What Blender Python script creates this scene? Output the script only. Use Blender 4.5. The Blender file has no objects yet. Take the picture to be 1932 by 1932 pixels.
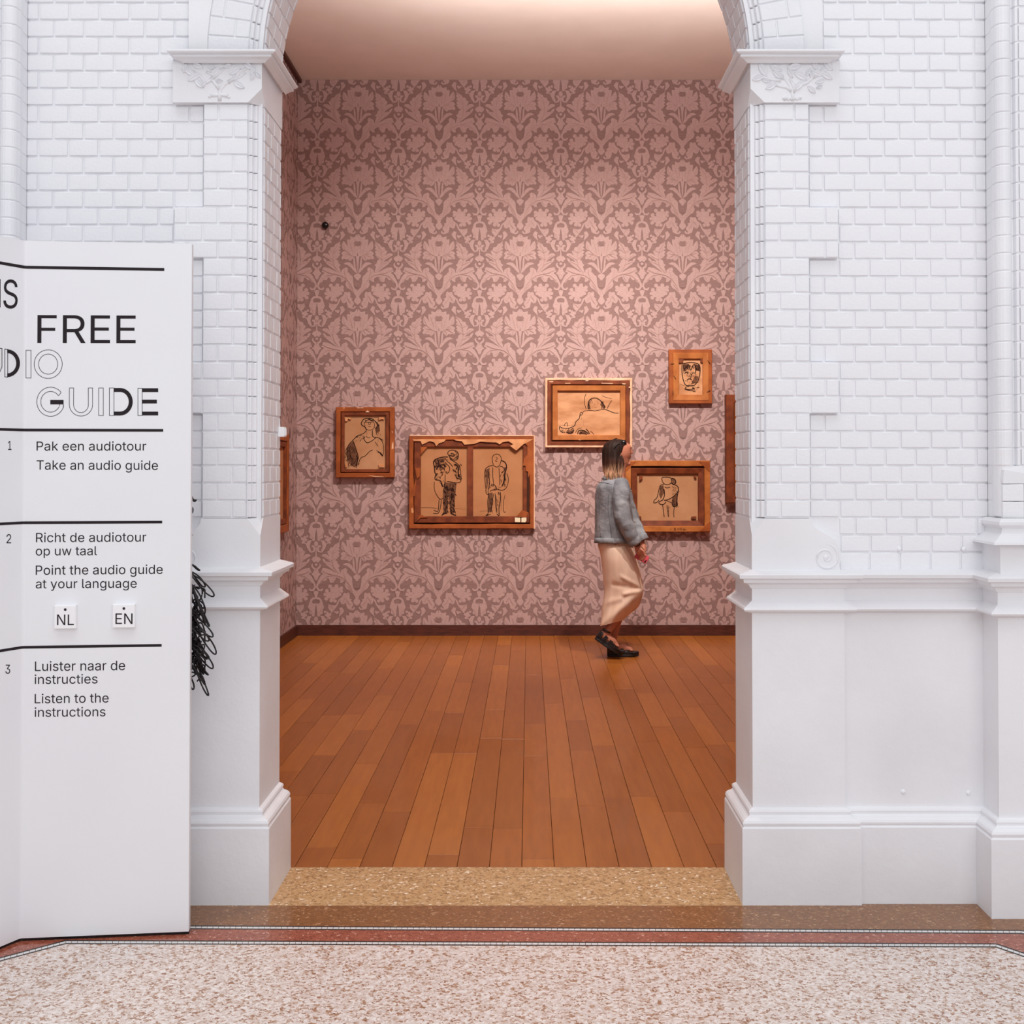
import bpy, bmesh, math, random
from mathutils import Vector, Matrix
random.seed(7)
PI = math.pi
sc = bpy.context.scene
COL = sc.collection

# ---------------------------------------------------------------- camera
F = 2250.0                      # focal length in pixels of a 1932 px frame
TH = 0.0167                     # slight upward pitch
CX0, CY0 = 998.0, 875.0 - F * math.tan(TH)
CAMZ = 1.5
cam_d = bpy.data.cameras.new('camera')
cam = bpy.data.objects.new('camera', cam_d)
COL.objects.link(cam)
cam.location = (0, 0, CAMZ)
cam.rotation_euler = (PI / 2 + TH, 0, 0)
cam_d.sensor_width = 36
cam_d.lens = 36 * F / 1932
cam_d.shift_x = -(CX0 - 966) / 1932
cam_d.shift_y = -(966 - CY0) / 1932
cam_d.clip_start = 0.05
sc.camera = cam

def ray(px, py):
    dx = (px - CX0) / F
    dy = (CY0 - py) / F
    return Vector((dx, math.cos(TH) - dy * math.sin(TH), math.sin(TH) + dy * math.cos(TH)))

def at(px, py, Y):
    d = ray(px, py)
    t = Y / d.y
    return Vector((d.x * t, Y, CAMZ + d.z * t))

def zat(py, Y):
    return at(CX0, py, Y).z

def ground(px, py, z=0.0):
    d = ray(px, py)
    t = (z - CAMZ) / d.z
    return (d.x * t, d.y * t)

# ---------------------------------------------------------------- look, world, hall light
sc.view_settings.view_transform = 'Standard'
sc.view_settings.look = 'None'
sc.view_settings.gamma = 1
sc.view_settings.use_curve_mapping = False
sc.view_settings.exposure = 0.05
wd = bpy.data.worlds.new('world')
sc.world = wd
wd.use_nodes = True
bg = wd.node_tree.nodes['Background']
bg.inputs[0].default_value = (0.93, 0.95, 1.0, 1)
bg.inputs[1].default_value = 0.61

def area(name, loc, target, sx, sy, power, color):
    l = bpy.data.lights.new(name, 'AREA')
    l.shape = 'RECTANGLE'
    l.size, l.size_y = sx, sy
    l.energy = power
    l.color = color
    o = bpy.data.objects.new(name, l)
    COL.objects.link(o)
    o.location = loc
    d = Vector(target) - Vector(loc)
    o.rotation_euler = d.to_track_quat('-Z', 'Y').to_euler()
    return o

def spot(name, loc, target, power, angle, color, size=0.05, blend=0.8):
    l = bpy.data.lights.new(name, 'SPOT')
    l.energy = power
    l.color = color
    l.spot_size = math.radians(angle)
    l.spot_blend = blend
    l.shadow_soft_size = size
    o = bpy.data.objects.new(name, l)
    COL.objects.link(o)
    o.location = loc
    d = Vector(target) - Vector(loc)
    o.rotation_euler = d.to_track_quat('-Z', 'Y').to_euler()
    return o

# glass roof of the hall: high, wide and soft
area('hall_skylight', (-0.5, 0.5, 8.5), (-0.1, 3.2, 0.5), 7, 5, 185, (0.97, 0.98, 1.0))
# added soft fill from behind the camera, brightens the lower hall wall
area('hall_front_fill', (1.8, -4.5, 4.2), (-0.2, 4.1, 0.9), 6, 4, 158, (0.98, 0.99, 1.0))
# warm gallery lamps under the gallery ceiling
WARM = (1.0, 0.95, 0.89)
spot('gallery_lamp', (1.25, 7.1, 4.8), (1.1, 10.45, 1.6), 540, 76, WARM, 0.04, 1.0)
spot('gallery_lamp', (0.15, 7.0, 4.8), (-0.7, 10.45, 1.6), 440, 76, WARM, 0.04, 1.0)
spot('gallery_lamp', (-0.2, 5.6, 4.8), (-0.2, 7.0, 0), 215, 100, WARM, 0.15, 1.0)
up = area('gallery_ceiling_fill', (0.7, 7.3, 4.15), (0.7, 7.5, 4.9), 3.4, 1.2, 105, (1.0, 0.95, 0.92))  # added hidden fill that brightens the ceiling, no fixture there
up.data.spread = math.radians(165)

# ---------------------------------------------------------------- materials
def lin(c):
    c = c / 255.0
    return c / 12.92 if c <= 0.04045 else ((c + 0.055) / 1.055) ** 2.4

def rgb(r, g, b):
    return (lin(r), lin(g), lin(b), 1)

def mat(name, c1, c2=None, scale=8, rough=0.6, bump=0.0, bscale=60, stretch=(1, 1, 1), spec=0.3,
        detail=4, coat=0.0, lo=0.35, hi=0.65):
    m = bpy.data.materials.new(name)
    m.use_nodes = True
    nt = m.node_tree
    b = nt.nodes['Principled BSDF']
    b.inputs['Roughness'].default_value = rough
    b.inputs['Specular IOR Level'].default_value = spec
    b.inputs['Coat Weight'].default_value = coat
    tc = nt.nodes.new('ShaderNodeTexCoord')
    mp = nt.nodes.new('ShaderNodeMapping')
    mp.inputs['Scale'].default_value = stretch
    nt.links.new(tc.outputs['Object'], mp.inputs[0])
    b.inputs['Base Color'].default_value = c1
    if c2:
        n = nt.nodes.new('ShaderNodeTexNoise')
        n.inputs['Scale'].default_value = scale
        n.inputs['Detail'].default_value = detail
        nt.links.new(mp.outputs[0], n.inputs['Vector'])
        r = nt.nodes.new('ShaderNodeValToRGB')
        r.color_ramp.elements[0].position = lo
        r.color_ramp.elements[1].position = hi
        r.color_ramp.elements[0].color = c1
        r.color_ramp.elements[1].color = c2
        nt.links.new(n.outputs['Fac'], r.inputs[0])
        nt.links.new(r.outputs[0], b.inputs['Base Color'])
    if bump:
        n2 = nt.nodes.new('ShaderNodeTexNoise')
        n2.inputs['Scale'].default_value = bscale
        n2.inputs['Detail'].default_value = 3
        nt.links.new(mp.outputs[0], n2.inputs['Vector'])
        bp = nt.nodes.new('ShaderNodeBump')
        bp.inputs['Strength'].default_value = bump
        bp.inputs['Distance'].default_value = 0.01
        nt.links.new(n2.outputs['Fac'], bp.inputs['Height'])
        nt.links.new(bp.outputs[0], b.inputs['Normal'])
    return m

def terrazzo(name, stops, scale, rough, sy=1.0):
    """chips from a voronoi cell colour, run through a stepped ramp"""
    m = bpy.data.materials.new(name)
    m.use_nodes = True
    nt = m.node_tree
    b = nt.nodes['Principled BSDF']
    b.inputs['Roughness'].default_value = rough
    b.inputs['Specular IOR Level'].default_value = 0.5
    tc = nt.nodes.new('ShaderNodeTexCoord')
    n0 = nt.nodes.new('ShaderNodeTexNoise')
    n0.inputs['Scale'].default_value = scale * 0.8
    mx = nt.nodes.new('ShaderNodeMix')
    mx.data_type = 'VECTOR'
    mx.inputs[0].default_value = 0.02
    nt.links.new(tc.outputs['Object'], n0.inputs['Vector'])
    nt.links.new(tc.outputs['Object'], mx.inputs[4])
    nt.links.new(n0.outputs['Color'], mx.inputs[5])
    v = nt.nodes.new('ShaderNodeTexVoronoi')
    v.inputs['Scale'].default_value = scale
    nt.links.new(mx.outputs[1], v.inputs['Vector'])
    sp = nt.nodes.new('ShaderNodeSeparateColor')
    nt.links.new(v.outputs['Color'], sp.inputs[0])
    r = nt.nodes.new('ShaderNodeValToRGB')
    cr = r.color_ramp
    cr.interpolation = 'LINEAR'
    while len(cr.elements) < len(stops):
        cr.elements.new(0.5)
    for e, (p, c) in zip(cr.elements, stops):
        e.position = p
        e.color = c
    nt.links.new(sp.outputs[0], r.inputs[0])
    nt.links.new(r.outputs[0], b.inputs['Base Color'])
    return m

M = {}
M['white'] = mat('white_wall_paint', rgb(243, 243, 246), rgb(236, 236, 240), 3, 0.45, 0.12, 90, spec=0.35)
M['white_smooth'] = mat('white_plaster_paint', rgb(242, 242, 245), rgb(234, 233, 236), 2.2, 0.5, 0.10, 45, spec=0.3)
M['sign'] = mat('matt_white_board', rgb(240, 241, 244), rgb(238, 238, 242), 2, 0.42, spec=0.3)
M['tile'] = mat('white_plastic_tile', rgb(248, 248, 250), rough=0.35)
M['ink'] = mat('black_print', rgb(38, 30, 34), rough=0.5, spec=0.2)
M['cord'] = mat('black_elastic_cord', rgb(30, 24, 26), rough=0.45, spec=0.4)
M['dark_wood'] = mat('dark_brown_baseboard', rgb(72, 38, 30), rgb(94, 48, 36), 10, 0.45, 0.1, 40, (1, 6, 6))
M['ceiling'] = mat('beige_ceiling', rgb(238, 224, 214), rgb(234, 219, 208), 3, 0.9)
M['paper'] = mat('wallpaper_ground', rgb(151, 120, 115), rgb(142, 112, 107), 24, 0.8, stretch=(1, 1, 4))
M['paper_print'] = mat('wallpaper_figure', rgb(192, 160, 156), rgb(182, 150, 145), 40, 0.75, stretch=(1, 1, 3))
M['paper_mid'] = mat('wallpaper_shading', rgb(173, 138, 130), rough=0.8)
M['sill'] = terrazzo('tan_terrazzo', [(0, rgb(150, 112, 70)), (0.3, rgb(188, 146, 98)), (0.6, rgb(206, 164, 116)), (0.93, rgb(206, 168, 124)), (1, rgb(250, 236, 214))], 110, 0.4)
M['brown_band'] = terrazzo('brown_terrazzo', [(0, rgb(122, 78, 42)), (0.5, rgb(138, 90, 50)), (0.92, rgb(152, 102, 60)), (1, rgb(196, 156, 116))], 150, 0.16)
M['red_band'] = terrazzo('red_terrazzo', [(0, rgb(132, 66, 48)), (0.5, rgb(160, 86, 64)), (0.93, rgb(172, 98, 76)), (1, rgb(214, 160, 140))], 150, 0.18)
M['field'] = terrazzo('pale_speckled_terrazzo', [(0, rgb(150, 98, 64)), (0.15, rgb(186, 146, 118)), (0.28, rgb(212, 190, 177)), (0.55, rgb(226, 210, 202)), (1, rgb(244, 235, 230))], 135, 0.3)
M['white_tess'] = mat('white_marble_tessera', rgb(226, 224, 222), rough=0.3)
M['black_tess'] = mat('black_tessera', rgb(44, 38, 40), rough=0.3)
M['grout'] = mat('brown_grout', rgb(120, 84, 62), rough=0.7)
PLANK = []
for i, (c, d) in enumerate([((164, 113, 74), (154, 103, 66)), ((170, 119, 79), (160, 109, 70)), ((156, 106, 68), (147, 98, 62)),
                            ((167, 115, 75), (156, 105, 67)), ((178, 127, 87), (168, 117, 79)), ((159, 109, 71), (150, 101, 65))]):
    c, d = [(q[0] * 1.02, q[1] * .86, q[2] * .50) for q in (c, d)]
    PLANK.append(mat('oak_plank_' + 'abcdef'[i], rgb(*c), rgb(*d), 6, 0.33, 0.03, 60, (6, 0.6, 1), spec=0.4, coat=0.12))
M['joint'] = mat('dark_floor_joint', rgb(60, 34, 22), rough=0.9)
M['wood'] = mat('old_orange_wood', rgb(170, 90, 40), rgb(142, 70, 28), 9, 0.55, 0.15, 50, (1, 1, 1))
M['wood2'] = mat('dark_red_brown_wood', rgb(132, 64, 32), rgb(100, 45, 22), 12, 0.6, 0.15, 50)
M['wood3'] = mat('pale_pine_wood', rgb(192, 118, 60), rgb(166, 94, 42), 9, 0.55, 0.1, 50)
M['gesso'] = mat('flaking_gesso', rgb(236, 196, 162), rgb(220, 172, 138), 14, 0.8)
M['canvas'] = mat('brown_raw_canvas', rgb(196, 146, 108), rgb(178, 126, 86), 5, 0.85, 0.1, 300, lo=0.3, hi=0.7)
M['canvas2'] = mat('tan_linen_canvas', rgb(190, 132, 90), rgb(172, 114, 74), 4, 0.85, 0.1, 300, lo=0.3, hi=0.7)
M['canvas3'] = mat('pale_canvas_stained', rgb(216, 160, 118), rgb(178, 116, 74), 5, 0.85, 0.1, 300, (1, 1, 2.4), lo=0.4, hi=0.75)
M['flap'] = mat('torn_canvas_flap', rgb(222, 160, 112), rgb(196, 132, 88), 12, 0.85)
M['pencil'] = mat('charcoal_drawing', rgb(46, 26, 20), rough=0.8, spec=0.1)
M['wash'] = mat('grey_brown_wash', rgb(118, 76, 52), rgb(96, 60, 40), 30, 0.85)
M['label'] = mat('cream_paper_label', rgb(236, 220, 186), rough=0.8)
M['black_plastic'] = mat('black_plastic', rgb(18, 16, 18), rough=0.2, spec=0.5)
M['skin'] = mat('skin', rgb(194, 128, 102), rgb(184, 118, 94), 6, 0.5)
M['denim'] = mat('washed_denim', rgb(158, 160, 164), rgb(100, 101, 108), 9, 0.85, 0.5, 40, lo=0.3, hi=0.72)
M['seam'] = mat('denim_seam', rgb(94, 92, 98), rough=0.9)
M['skirt'] = mat('beige_rib_skirt', rgb(236, 204, 182), rgb(228, 194, 170), 5, 0.75, 0.15, 20, (6, 6, 0.6))
M['leather'] = mat('black_leather', rgb(30, 22, 22), rough=0.45, spec=0.4)
M['pink'] = mat('pink_case', rgb(226, 96, 110), rough=0.4)
M['metal'] = mat('brass_button', rgb(150, 120, 90), rough=0.35)

def hair_mat():
    m = bpy.data.materials.new('ombre_hair')
    m.use_nodes = True
    nt = m.node_tree
    b = nt.nodes['Principled BSDF']
    b.inputs['Roughness'].default_value = 0.6
    b.inputs['Specular IOR Level'].default_value = 0.15
    tc = nt.nodes.new('ShaderNodeTexCoord')
    mp = nt.nodes.new('ShaderNodeMapping')
    mp.inputs['Scale'].default_value = (1, 1, 0.05)
    nt.links.new(tc.outputs['Object'], mp.inputs[0])
    n = nt.nodes.new('ShaderNodeTexNoise')
    n.inputs['Scale'].default_value = 90
    n.inputs['Detail'].default_value = 3
    nt.links.new(mp.outputs[0], n.inputs['Vector'])
    sx = nt.nodes.new('ShaderNodeSeparateXYZ')
    nt.links.new(tc.outputs['Object'], sx.inputs[0])
    mr = nt.nodes.new('ShaderNodeMapRange')          # dyed lighter towards the ends
    mr.inputs['From Min'].default_value = 1.56
    mr.inputs['From Max'].default_value = 1.41
    nt.links.new(sx.outputs['Z'], mr.inputs['Value'])
    ad = nt.nodes.new('ShaderNodeMath')
    ad.operation = 'MULTIPLY_ADD'
    ad.inputs[1].default_value = 0.9
    nt.links.new(n.outputs['Fac'], ad.inputs[0])
    nt.links.new(mr.outputs[0], ad.inputs[2])
    sb = nt.nodes.new('ShaderNodeMath')
    sb.operation = 'SUBTRACT'
    sb.inputs[1].default_value = 0.42
    nt.links.new(ad.outputs[0], sb.inputs[0])
    r = nt.nodes.new('ShaderNodeValToRGB')
    r.color_ramp.elements[0].color = rgb(38, 24, 20)
    r.color_ramp.elements[1].color = rgb(206, 158, 124)
    e = r.color_ramp.elements.new(0.45)
    e.color = rgb(74, 46, 36)
    nt.links.new(sb.outputs[0], r.inputs[0])
    nt.links.new(r.outputs[0], b.inputs['Base Color'])
    return m
M['hair'] = hair_mat()

# ---------------------------------------------------------------- builders
def link(name, me, m, parent=None, loc=None, rot=None, smooth=False):
    o = bpy.data.objects.new(name, me)
    COL.objects.link(o)
    if m is not None and not me.materials:
        me.materials.append(m)
    if parent is not None:
        o.parent = parent
    if loc is not None:
        o.location = loc
    if rot is not None:
        o.rotation_euler = rot
    if smooth:
        for p in me.polygons:
            p.use_smooth = True
    return o

def empty(name, loc=(0, 0, 0)):
    o = bpy.data.objects.new(name, None)
    o.empty_display_size = 0.05
    COL.objects.link(o)
    o.location = loc
    return o

def thing(o, label, cat, group=None):
    o['label'] = label
    o['category'] = cat
    if group:
        o['group'] = group
    return o

def struct(o):
    o['kind'] = 'structure'
    return o

class MB:
    def __init__(self, fmap=None):
        self.v, self.f = [], []
        self.fmap = fmap
    def add(self, pts, faces):
        n = len(self.v)
        if self.fmap:
            pts = [self.fmap(*p) for p in pts]
        self.v += [tuple(p) for p in pts]
        self.f += [tuple(i + n for i in f) for f in faces]
    def box(self, x0, x1, y0, y1, z0, z1):
        p = [(x, y, z) for z in (z0, z1) for y in (y0, y1) for x in (x0, x1)]
        self.add(p, [(0, 2, 3, 1), (4, 5, 7, 6), (0, 1, 5, 4), (2, 6, 7, 3), (0, 4, 6, 2), (1, 3, 7, 5)])
    def grid(self, rows, close_u=False, caps=False):
        n = len(rows[0])
        pts = [p for r in rows for p in r]
        fs = []
        for i in range(len(rows) - 1):
            for j in range(n - 1 if not close_u else n):
                a, b = i * n + j, i * n + (j + 1) % n
                fs.append((a, b, b + n, a + n))
        if caps:
            fs.append(tuple(range(n))[::-1])
            fs.append(tuple(range((len(rows) - 1) * n, len(rows) * n)))
        self.add(pts, fs)
    def prism(self, poly, y0, y1):
        """polygon in (x, z), extruded along y"""
        n = len(poly)
        pts = [(x, y0, z) for x, z in poly] + [(x, y1, z) for x, z in poly]
        fs = [tuple(range(n)), tuple(range(n, 2 * n))[::-1]]
        fs += [(i, i + n, (i + 1) % n + n, (i + 1) % n) for i in range(n)]
        self.add(pts, fs)
    def prism_z(self, poly, z0, z1):
        n = len(poly)
        pts = [(x, y, z0) for x, y in poly] + [(x, y, z1) for x, y in poly]
        fs = [tuple(range(n))[::-1], tuple(range(n, 2 * n))]
        fs += [(i, (i + 1) % n, (i + 1) % n + n, i + n) for i in range(n)]
        self.add(pts, fs)
    def tube(self, pts, r, n=6, caps=True):
        pts = [Vector(p) for p in pts]
        rows = []
        up = Vector((0.13, 0.21, 1)).normalized()
        for i, p in enumerate(pts):
            t = (pts[min(i + 1, len(pts) - 1)] - pts[max(i - 1, 0)])
            if t.length < 1e-9:
                t = Vector((0, 0, 1))
            t.normalize()
            a = t.cross(up)
            if a.length < 1e-3:
                a = t.cross(Vector((1, 0, 0)))
            a.normalize()
            b = t.cross(a)
            rr = r[i] if isinstance(r, (list, tuple)) else r
            rows.append([p + a * math.cos(2 * PI * k / n) * rr + b * math.sin(2 * PI * k / n) * rr for k in range(n)])
        self.grid(rows, True, caps)
    def ball(self, c, rx, ry=None, rz=None, seg=10, rings=7, rot=None):
        ry = ry or rx
        rz = rz or rx
        c = Vector(c)
        rows = []
        for i in range(rings + 1):
            ph = PI * (0.02 + 0.96 * i / rings)
            row = []
            for k in range(seg):
                a = 2 * PI * k / seg
                v = Vector((rx * math.sin(ph) * math.cos(a), ry * math.sin(ph) * math.sin(a), rz * math.cos(ph)))
                if rot:
                    v = rot @ v
                row.append(c + v)
            rows.append(row)
        self.grid(rows, True, True)
    def mesh(self, name):
        me = bpy.data.meshes.new(name)
        me.from_pydata(self.v, [], self.f)
        me.update()
        return me
    def build(self, name, m, parent=None, smooth=False, fix=True, **kw):
        me = self.mesh(name)
        if fix:
            bm = bmesh.new()
            bm.from_mesh(me)
            bmesh.ops.recalc_face_normals(bm, faces=bm.faces)
            bm.to_mesh(me)
            bm.free()
        return link(name, me, m, parent, smooth=smooth, **kw)

def sweep(mb, path, prof, caps=True):
    """profile (d outwards, z) along a plan path; outwards is (t.y, -t.x)"""
    n = len(path)
    ts = []
    for i in range(n - 1):
        a, b = path[i], path[i + 1]
        l = math.hypot(b[0] - a[0], b[1] - a[1])
        ts.append(((b[0] - a[0]) / l, (b[1] - a[1]) / l))
    rows = []
    for i, (x, y) in enumerate(path):
        t0 = ts[max(i - 1, 0)]
        t1 = ts[min(i, n - 2)]
        n0, n1 = (t0[1], -t0[0]), (t1[1], -t1[0])
        k = 1 + n0[0] * n1[0] + n0[1] * n1[1]
        k = max(k, 0.4)
        m = ((n0[0] + n1[0]) / k, (n0[1] + n1[1]) / k)
        rows.append([(x + m[0] * d, y + m[1] * d, z) for d, z in prof])
    mb.grid(rows)
    if caps:
        for r in (rows[0], rows[-1]):
            if len(r) > 2:
                mb.add(r, [tuple(range(len(r)))])
# ================================================================ THE SETTING
CX = -0.079                      # centre of the arch
UJ, UC, UP, UW, US = 0.848, 0.894, 1.053, 1.154, 1.104   # jamb, chamfer end, narrow and wide pilaster edge, strip edge
YP, YF, YB = 4.12, 4.142, 4.45   # pilaster face, brick field face, gallery side of the wall
UE = 1.672                       # field end at the corner pier
ZTOP = 4.95
HC = (zat(195, YP) - zat(977, YP)) / 24.0   # course height
Z0 = zat(977, YP)                # first joint above the stop stones
ZCAPB = Z0 + 24 * HC             # underside of the capitals
ZS = zat(94, 4.07)               # springing, top of the capitals
BW = 0.1055
J = 0.0038

def umap(s, dz=0.0):
    return lambda u, y, z: (CX + s * u, y, z + dz)

# ---- shared brick meshes
_bm = {}
def brick_mesh(w, h, d=0.03, bev=0.0035):
    k = (round(w, 4), round(h, 4), random.randrange(3))
    if k in _bm:
        return _bm[k]
    rr = random.Random(hash(k))
    mb = MB()
    def ring(e, y):
        q = [(-w / 2 + e, y, -h / 2 + e), (0, y, -h / 2 + e + rr.uniform(-.0006, .0009)), (w / 2 - e, y, -h / 2 + e), (w / 2 - e, y, h / 2 - e),
             (rr.uniform(-.2, .2) * w, y, h / 2 - e + rr.uniform(-.0009, .0006)), (-w / 2 + e, y, h / 2 - e)]
        return q
    c = 0.0022
    r0, r1, r2 = ring(0, d), ring(0, bev), ring(bev * .9, 0)
    r1[0] = (r1[0][0] + c, bev, r1[0][2] + c)
    r1[2] = (r1[2][0] - c, bev, r1[2][2] + c)
    r1[3] = (r1[3][0] - c, bev, r1[3][2] - c)
    r1[5] = (r1[5][0] + c, bev, r1[5][2] - c)
    mb.grid([r0, r1, r2], True)
    mb.add(r2, [tuple(range(6))])
    me = mb.mesh('brick')
    bm = bmesh.new(); bm.from_mesh(me)
    bmesh.ops.recalc_face_normals(bm, faces=bm.faces)
    bm.to_mesh(me); bm.free()
    me.materials.append(M['white'])
    _bm[k] = me
    return me

def brick(parent, u0, u1, z0, z1, yf, s, rot=0, name='brick'):
    w, h = (u1 - u0) - J, (z1 - z0) - J
    if w < 0.012:
        return
    me = brick_mesh(round(w, 3), h)
    jit = random.uniform(-0.0007, 0.0007)
    o = bpy.data.objects.new(name, me)
    COL.objects.link(o)
    o.parent = parent
    o.location = (CX + s * (u0 + u1) / 2, yf + jit, (z0 + z1) / 2)
    o.rotation_euler = (random.uniform(-.006, .006), random.uniform(-.003, .003), random.uniform(-.004, .004))
    return o

def jamb_brick(parent, y0, y1, z0, z1, s):
    w, h = (y1 - y0) - J, (z1 - z0) - J
    me = brick_mesh(round(w, 3), h)
    o = bpy.data.objects.new('brick', me)
    COL.objects.link(o)
    o.parent = parent
    # right jamb faces -x, left jamb faces +x
    o.location = (CX + s * (UJ + random.uniform(-0.0006, 0.0006)), (y0 + y1) / 2, (z0 + z1) / 2)
    o.rotation_euler = (0, 0, -s * PI / 2)
    return o

def chamfer_path():
    a, b = (UJ, YP + (UC - UJ)), (UC, YP)
    L = math.hypot(b[0] - a[0], b[1] - a[1])
    t = ((b[0] - a[0]) / L, (b[1] - a[1]) / L)
    nrm = (t[1], -t[0])
    out = []
    N = 33
    for i in range(N):
        q = i / (N - 1)
        x = q * L
        d = 0.0
        for c, r in ((0.013, 0.007), (0.0325, 0.0075), (0.052, 0.007)):
            if abs(x - c) < r:
                d = max(d, math.sqrt(r * r - (x - c) ** 2))
        out.append((a[0] + t[0] * x + nrm[0] * (d - 0.004), a[1] + t[1] * x + nrm[1] * (d - 0.004)))
    out[0], out[-1] = a, b
    return out
CH = chamfer_path()

def wrap_course(parent, path, z0, z1, s, name, mp=None):
    mb = MB(mp or umap(s))
    g = J / 2
    sweep(mb, path, [(-0.004, z0 + g * .6), (-0.0014, z0 + g * .8), (0, z0 + g + .0022), (0, z1 - g - .0022), (-0.0014, z1 - g * .8), (-0.004, z1 - g * .6)], caps=False)
    return mb.build(name, M['white'], parent)

PIER = [(UE, YF), (1.671, 4.105), (1.668, 4.085), (1.663, 4.07), (1.662, 4.058)]
for k in range(11):
    a = PI * (1.06 - 0.0) - (PI * 1.12) * k / 10
    PIER.append((1.690 + 0.027 * math.cos(a), 4.040 - 0.027 * math.sin(a)))
PIER += [(1.7185, 4.040), (1.724, 4.040), (1.728, 4.023), (1.735, 4.02)]

ZBOT = zat(1078, YP)             # top of the dado ledge
for s, side in ((-1, 'left'), (1, 'right')):
    DZ = 0.009 if s < 0 else 0.0
    # ------------------------------------------------ field of the hall wall
    wall = struct(empty('wall_' + side, (0, 0, 0)))
    mb = MB(umap(s))
    n = 40
    def half(u1, y0, y1, r, zlow):
        arc = [(r * math.cos(a * PI / 2 / n), ZS + r * math.sin(a * PI / 2 / n)) for a in range(n + 1)]
        poly = [(r, zlow)] + arc + [(0, ZTOP), (u1, ZTOP), (u1, zlow)]
        return poly
    mb.prism(half(2.6, 0, 0, UJ + 0.004, 0.0), YF + 0.006, YB)
    mb.build('masonry', M['white'], wall)
    # strip beside the arch ring
    nn = 24
    arc = [(1.04 * math.cos(a * PI / 2 / nn), ZS + 1.04 * math.sin(a * PI / 2 / nn)) for a in range(nn + 1)]
    mb = MB(umap(s))
    yst = YP if s < 0 else YF - 0.0005
    mb.prism(arc + [(0, ZTOP), (US, ZTOP), (US, ZS)], yst, YF + 0.006)
    mb.build('plaster_strip', M['white_smooth'], wall)
    rows = 31
    for r in range(-2, 31):
        z0 = Z0 + r * HC
        z1 = z0 + HC
        # left edge of the field in this course
        if z0 >= ZS - 0.03:
            ul = US
        elif z0 >= ZCAPB - 0.01:
            ul = UW
        elif r < 0:
            ul = UW
        else:
            k = r % 9
            ul = UW if 6 <= k <= 8 else UP
        par = (r % 2 == 0)
        x = UP + (0 if par else -BW / 2)
        while x < UE - 0.01:
            a, b = max(x, ul), min(x + BW, UE + 0.004)
            if b - a > 0.016:
                brick(wall, a, b, z0, z1, YF, s)
            x += BW
    # part course over the ledge
    zt = Z0 - 2 * HC
    x = UW
    k = 0
    while x < UE - 0.02:
        brick(wall, x, min(x + BW, UE), ZBOT - .01, zt, YF, s)
        x += BW
    # ------------------------------------------------ pilaster and jamb of the arch
    pil = struct(empty('trim_%d' % (1 if s < 0 else 2)))
    mb = MB(umap(s))
    mb.prism([(UC, Z0 - .001), (UP - .003, Z0 - .001), (UP - .003, ZCAPB), (UC, ZCAPB)], YP + .005, YF + .01)
    for (ra, rb) in ((6, 9), (15, 18)):
        mb.prism([(UP - .003, Z0 + ra * HC + .002), (UW - .003, Z0 + ra * HC + .002), (UW - .003, Z0 + rb * HC - .002), (UP - .003, Z0 + rb * HC - .002)], YP + .005, YF + .01)
    sweep(mb, [(UJ + .006, YB), (UJ + .006, YP + .053), (UC + .004, YP + .007)], [(0, Z0), (0, ZCAPB)], caps=False)
    mb.build('masonry', M['white'], pil)
    for r in range(24):
        z0 = Z0 + r * HC
        z1 = z0 + HC
        k = r % 9
        ur = UW if 6 <= k <= 8 else UP
        x = UC - (0 if r % 2 else BW / 2)
        while x < ur - 0.01:
            a, b = max(x, UC), min(x + BW, ur)
            if b - a > 0.016:
                brick(pil, a, b, z0, z1, YP, s)
            x += BW
        wrap_course(pil, CH, z0, z1, s, 'moulded_brick')
        ya = YP + (UC - UJ) + .002
        ys = [ya, ya + .05, ya + .155, ya + .26, YB] if r % 2 else [ya, ya + .103, ya + .208, YB]
        for a, b in zip(ys[:-1], ys[1:]):
            if b - a > .012:
                jamb_brick(pil, a, b, z0, z1, s)
    # small return faces of the wide quoins are the brick sides themselves
    # ------------------------------------------------ stop stone with volute
    zt = Z0 - .002
    zb = ZBOT - .012
    zA = Z0 - (zat(977, YP) - zat(1010, YP))
    mb = MB(umap(s))
    outl = [(UP, zt), (UP + .002, zt - .012), (UP + .006, zt - .022), (UP + .018, zt - .036), (UP + .045, zt - .052),
            (UP + .070, zt - .066), (UP + .088, zt - .085), (UP + .098, zt - .108), (UP + .101, zt - .135), (UP + .098, zt - .160), (UP + .100, zb)]
    # front with the corner tetrahedron cut away: B on the front, C on the jamb, A below
    B, C, A = (UC, YP, zt), (UJ, YP + (UC - UJ), zt), (UJ, YP, zA)
    front = [B] + [(u, YP, z) for u, z in outl] + [(UJ, YP, zb), A]
    nf = len(front)
    back = [(u, YF + .01, z) for u, _, z in front[:-2]]
    pts = front + [C, (UJ, YB, zt), (UJ, YB, zb)] + [(u, YF + .01, z) for u, z in outl]
    fs = [tuple(range(nf)), (0, nf - 1, nf), (nf, nf - 1, nf - 2, nf + 2, nf + 1)]
    o0 = nf + 3
    for i in range(len(outl) - 1):
        fs.append((1 + i, 2 + i, o0 + i + 1, o0 + i))
    fs.append((0, nf, nf + 1, o0, 1))
    mb.add(pts, fs)
    stone = mb.build('stop_stone', M['white_smooth'], pil)
    # volute: spiral roll laid on the stone
    vc = (UP + .050, zt - .134)
    pts = []
    for k in range(46):
        a = PI * .5 + k / 45 * 2 * PI * 1.65
        rr = .041 * (1 - k / 45) ** .8 + .006
        pts.append((vc[0] - math.cos(a) * rr, YP + .0008, vc[1] + math.sin(a) * rr))
    mb = MB(umap(s))
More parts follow.
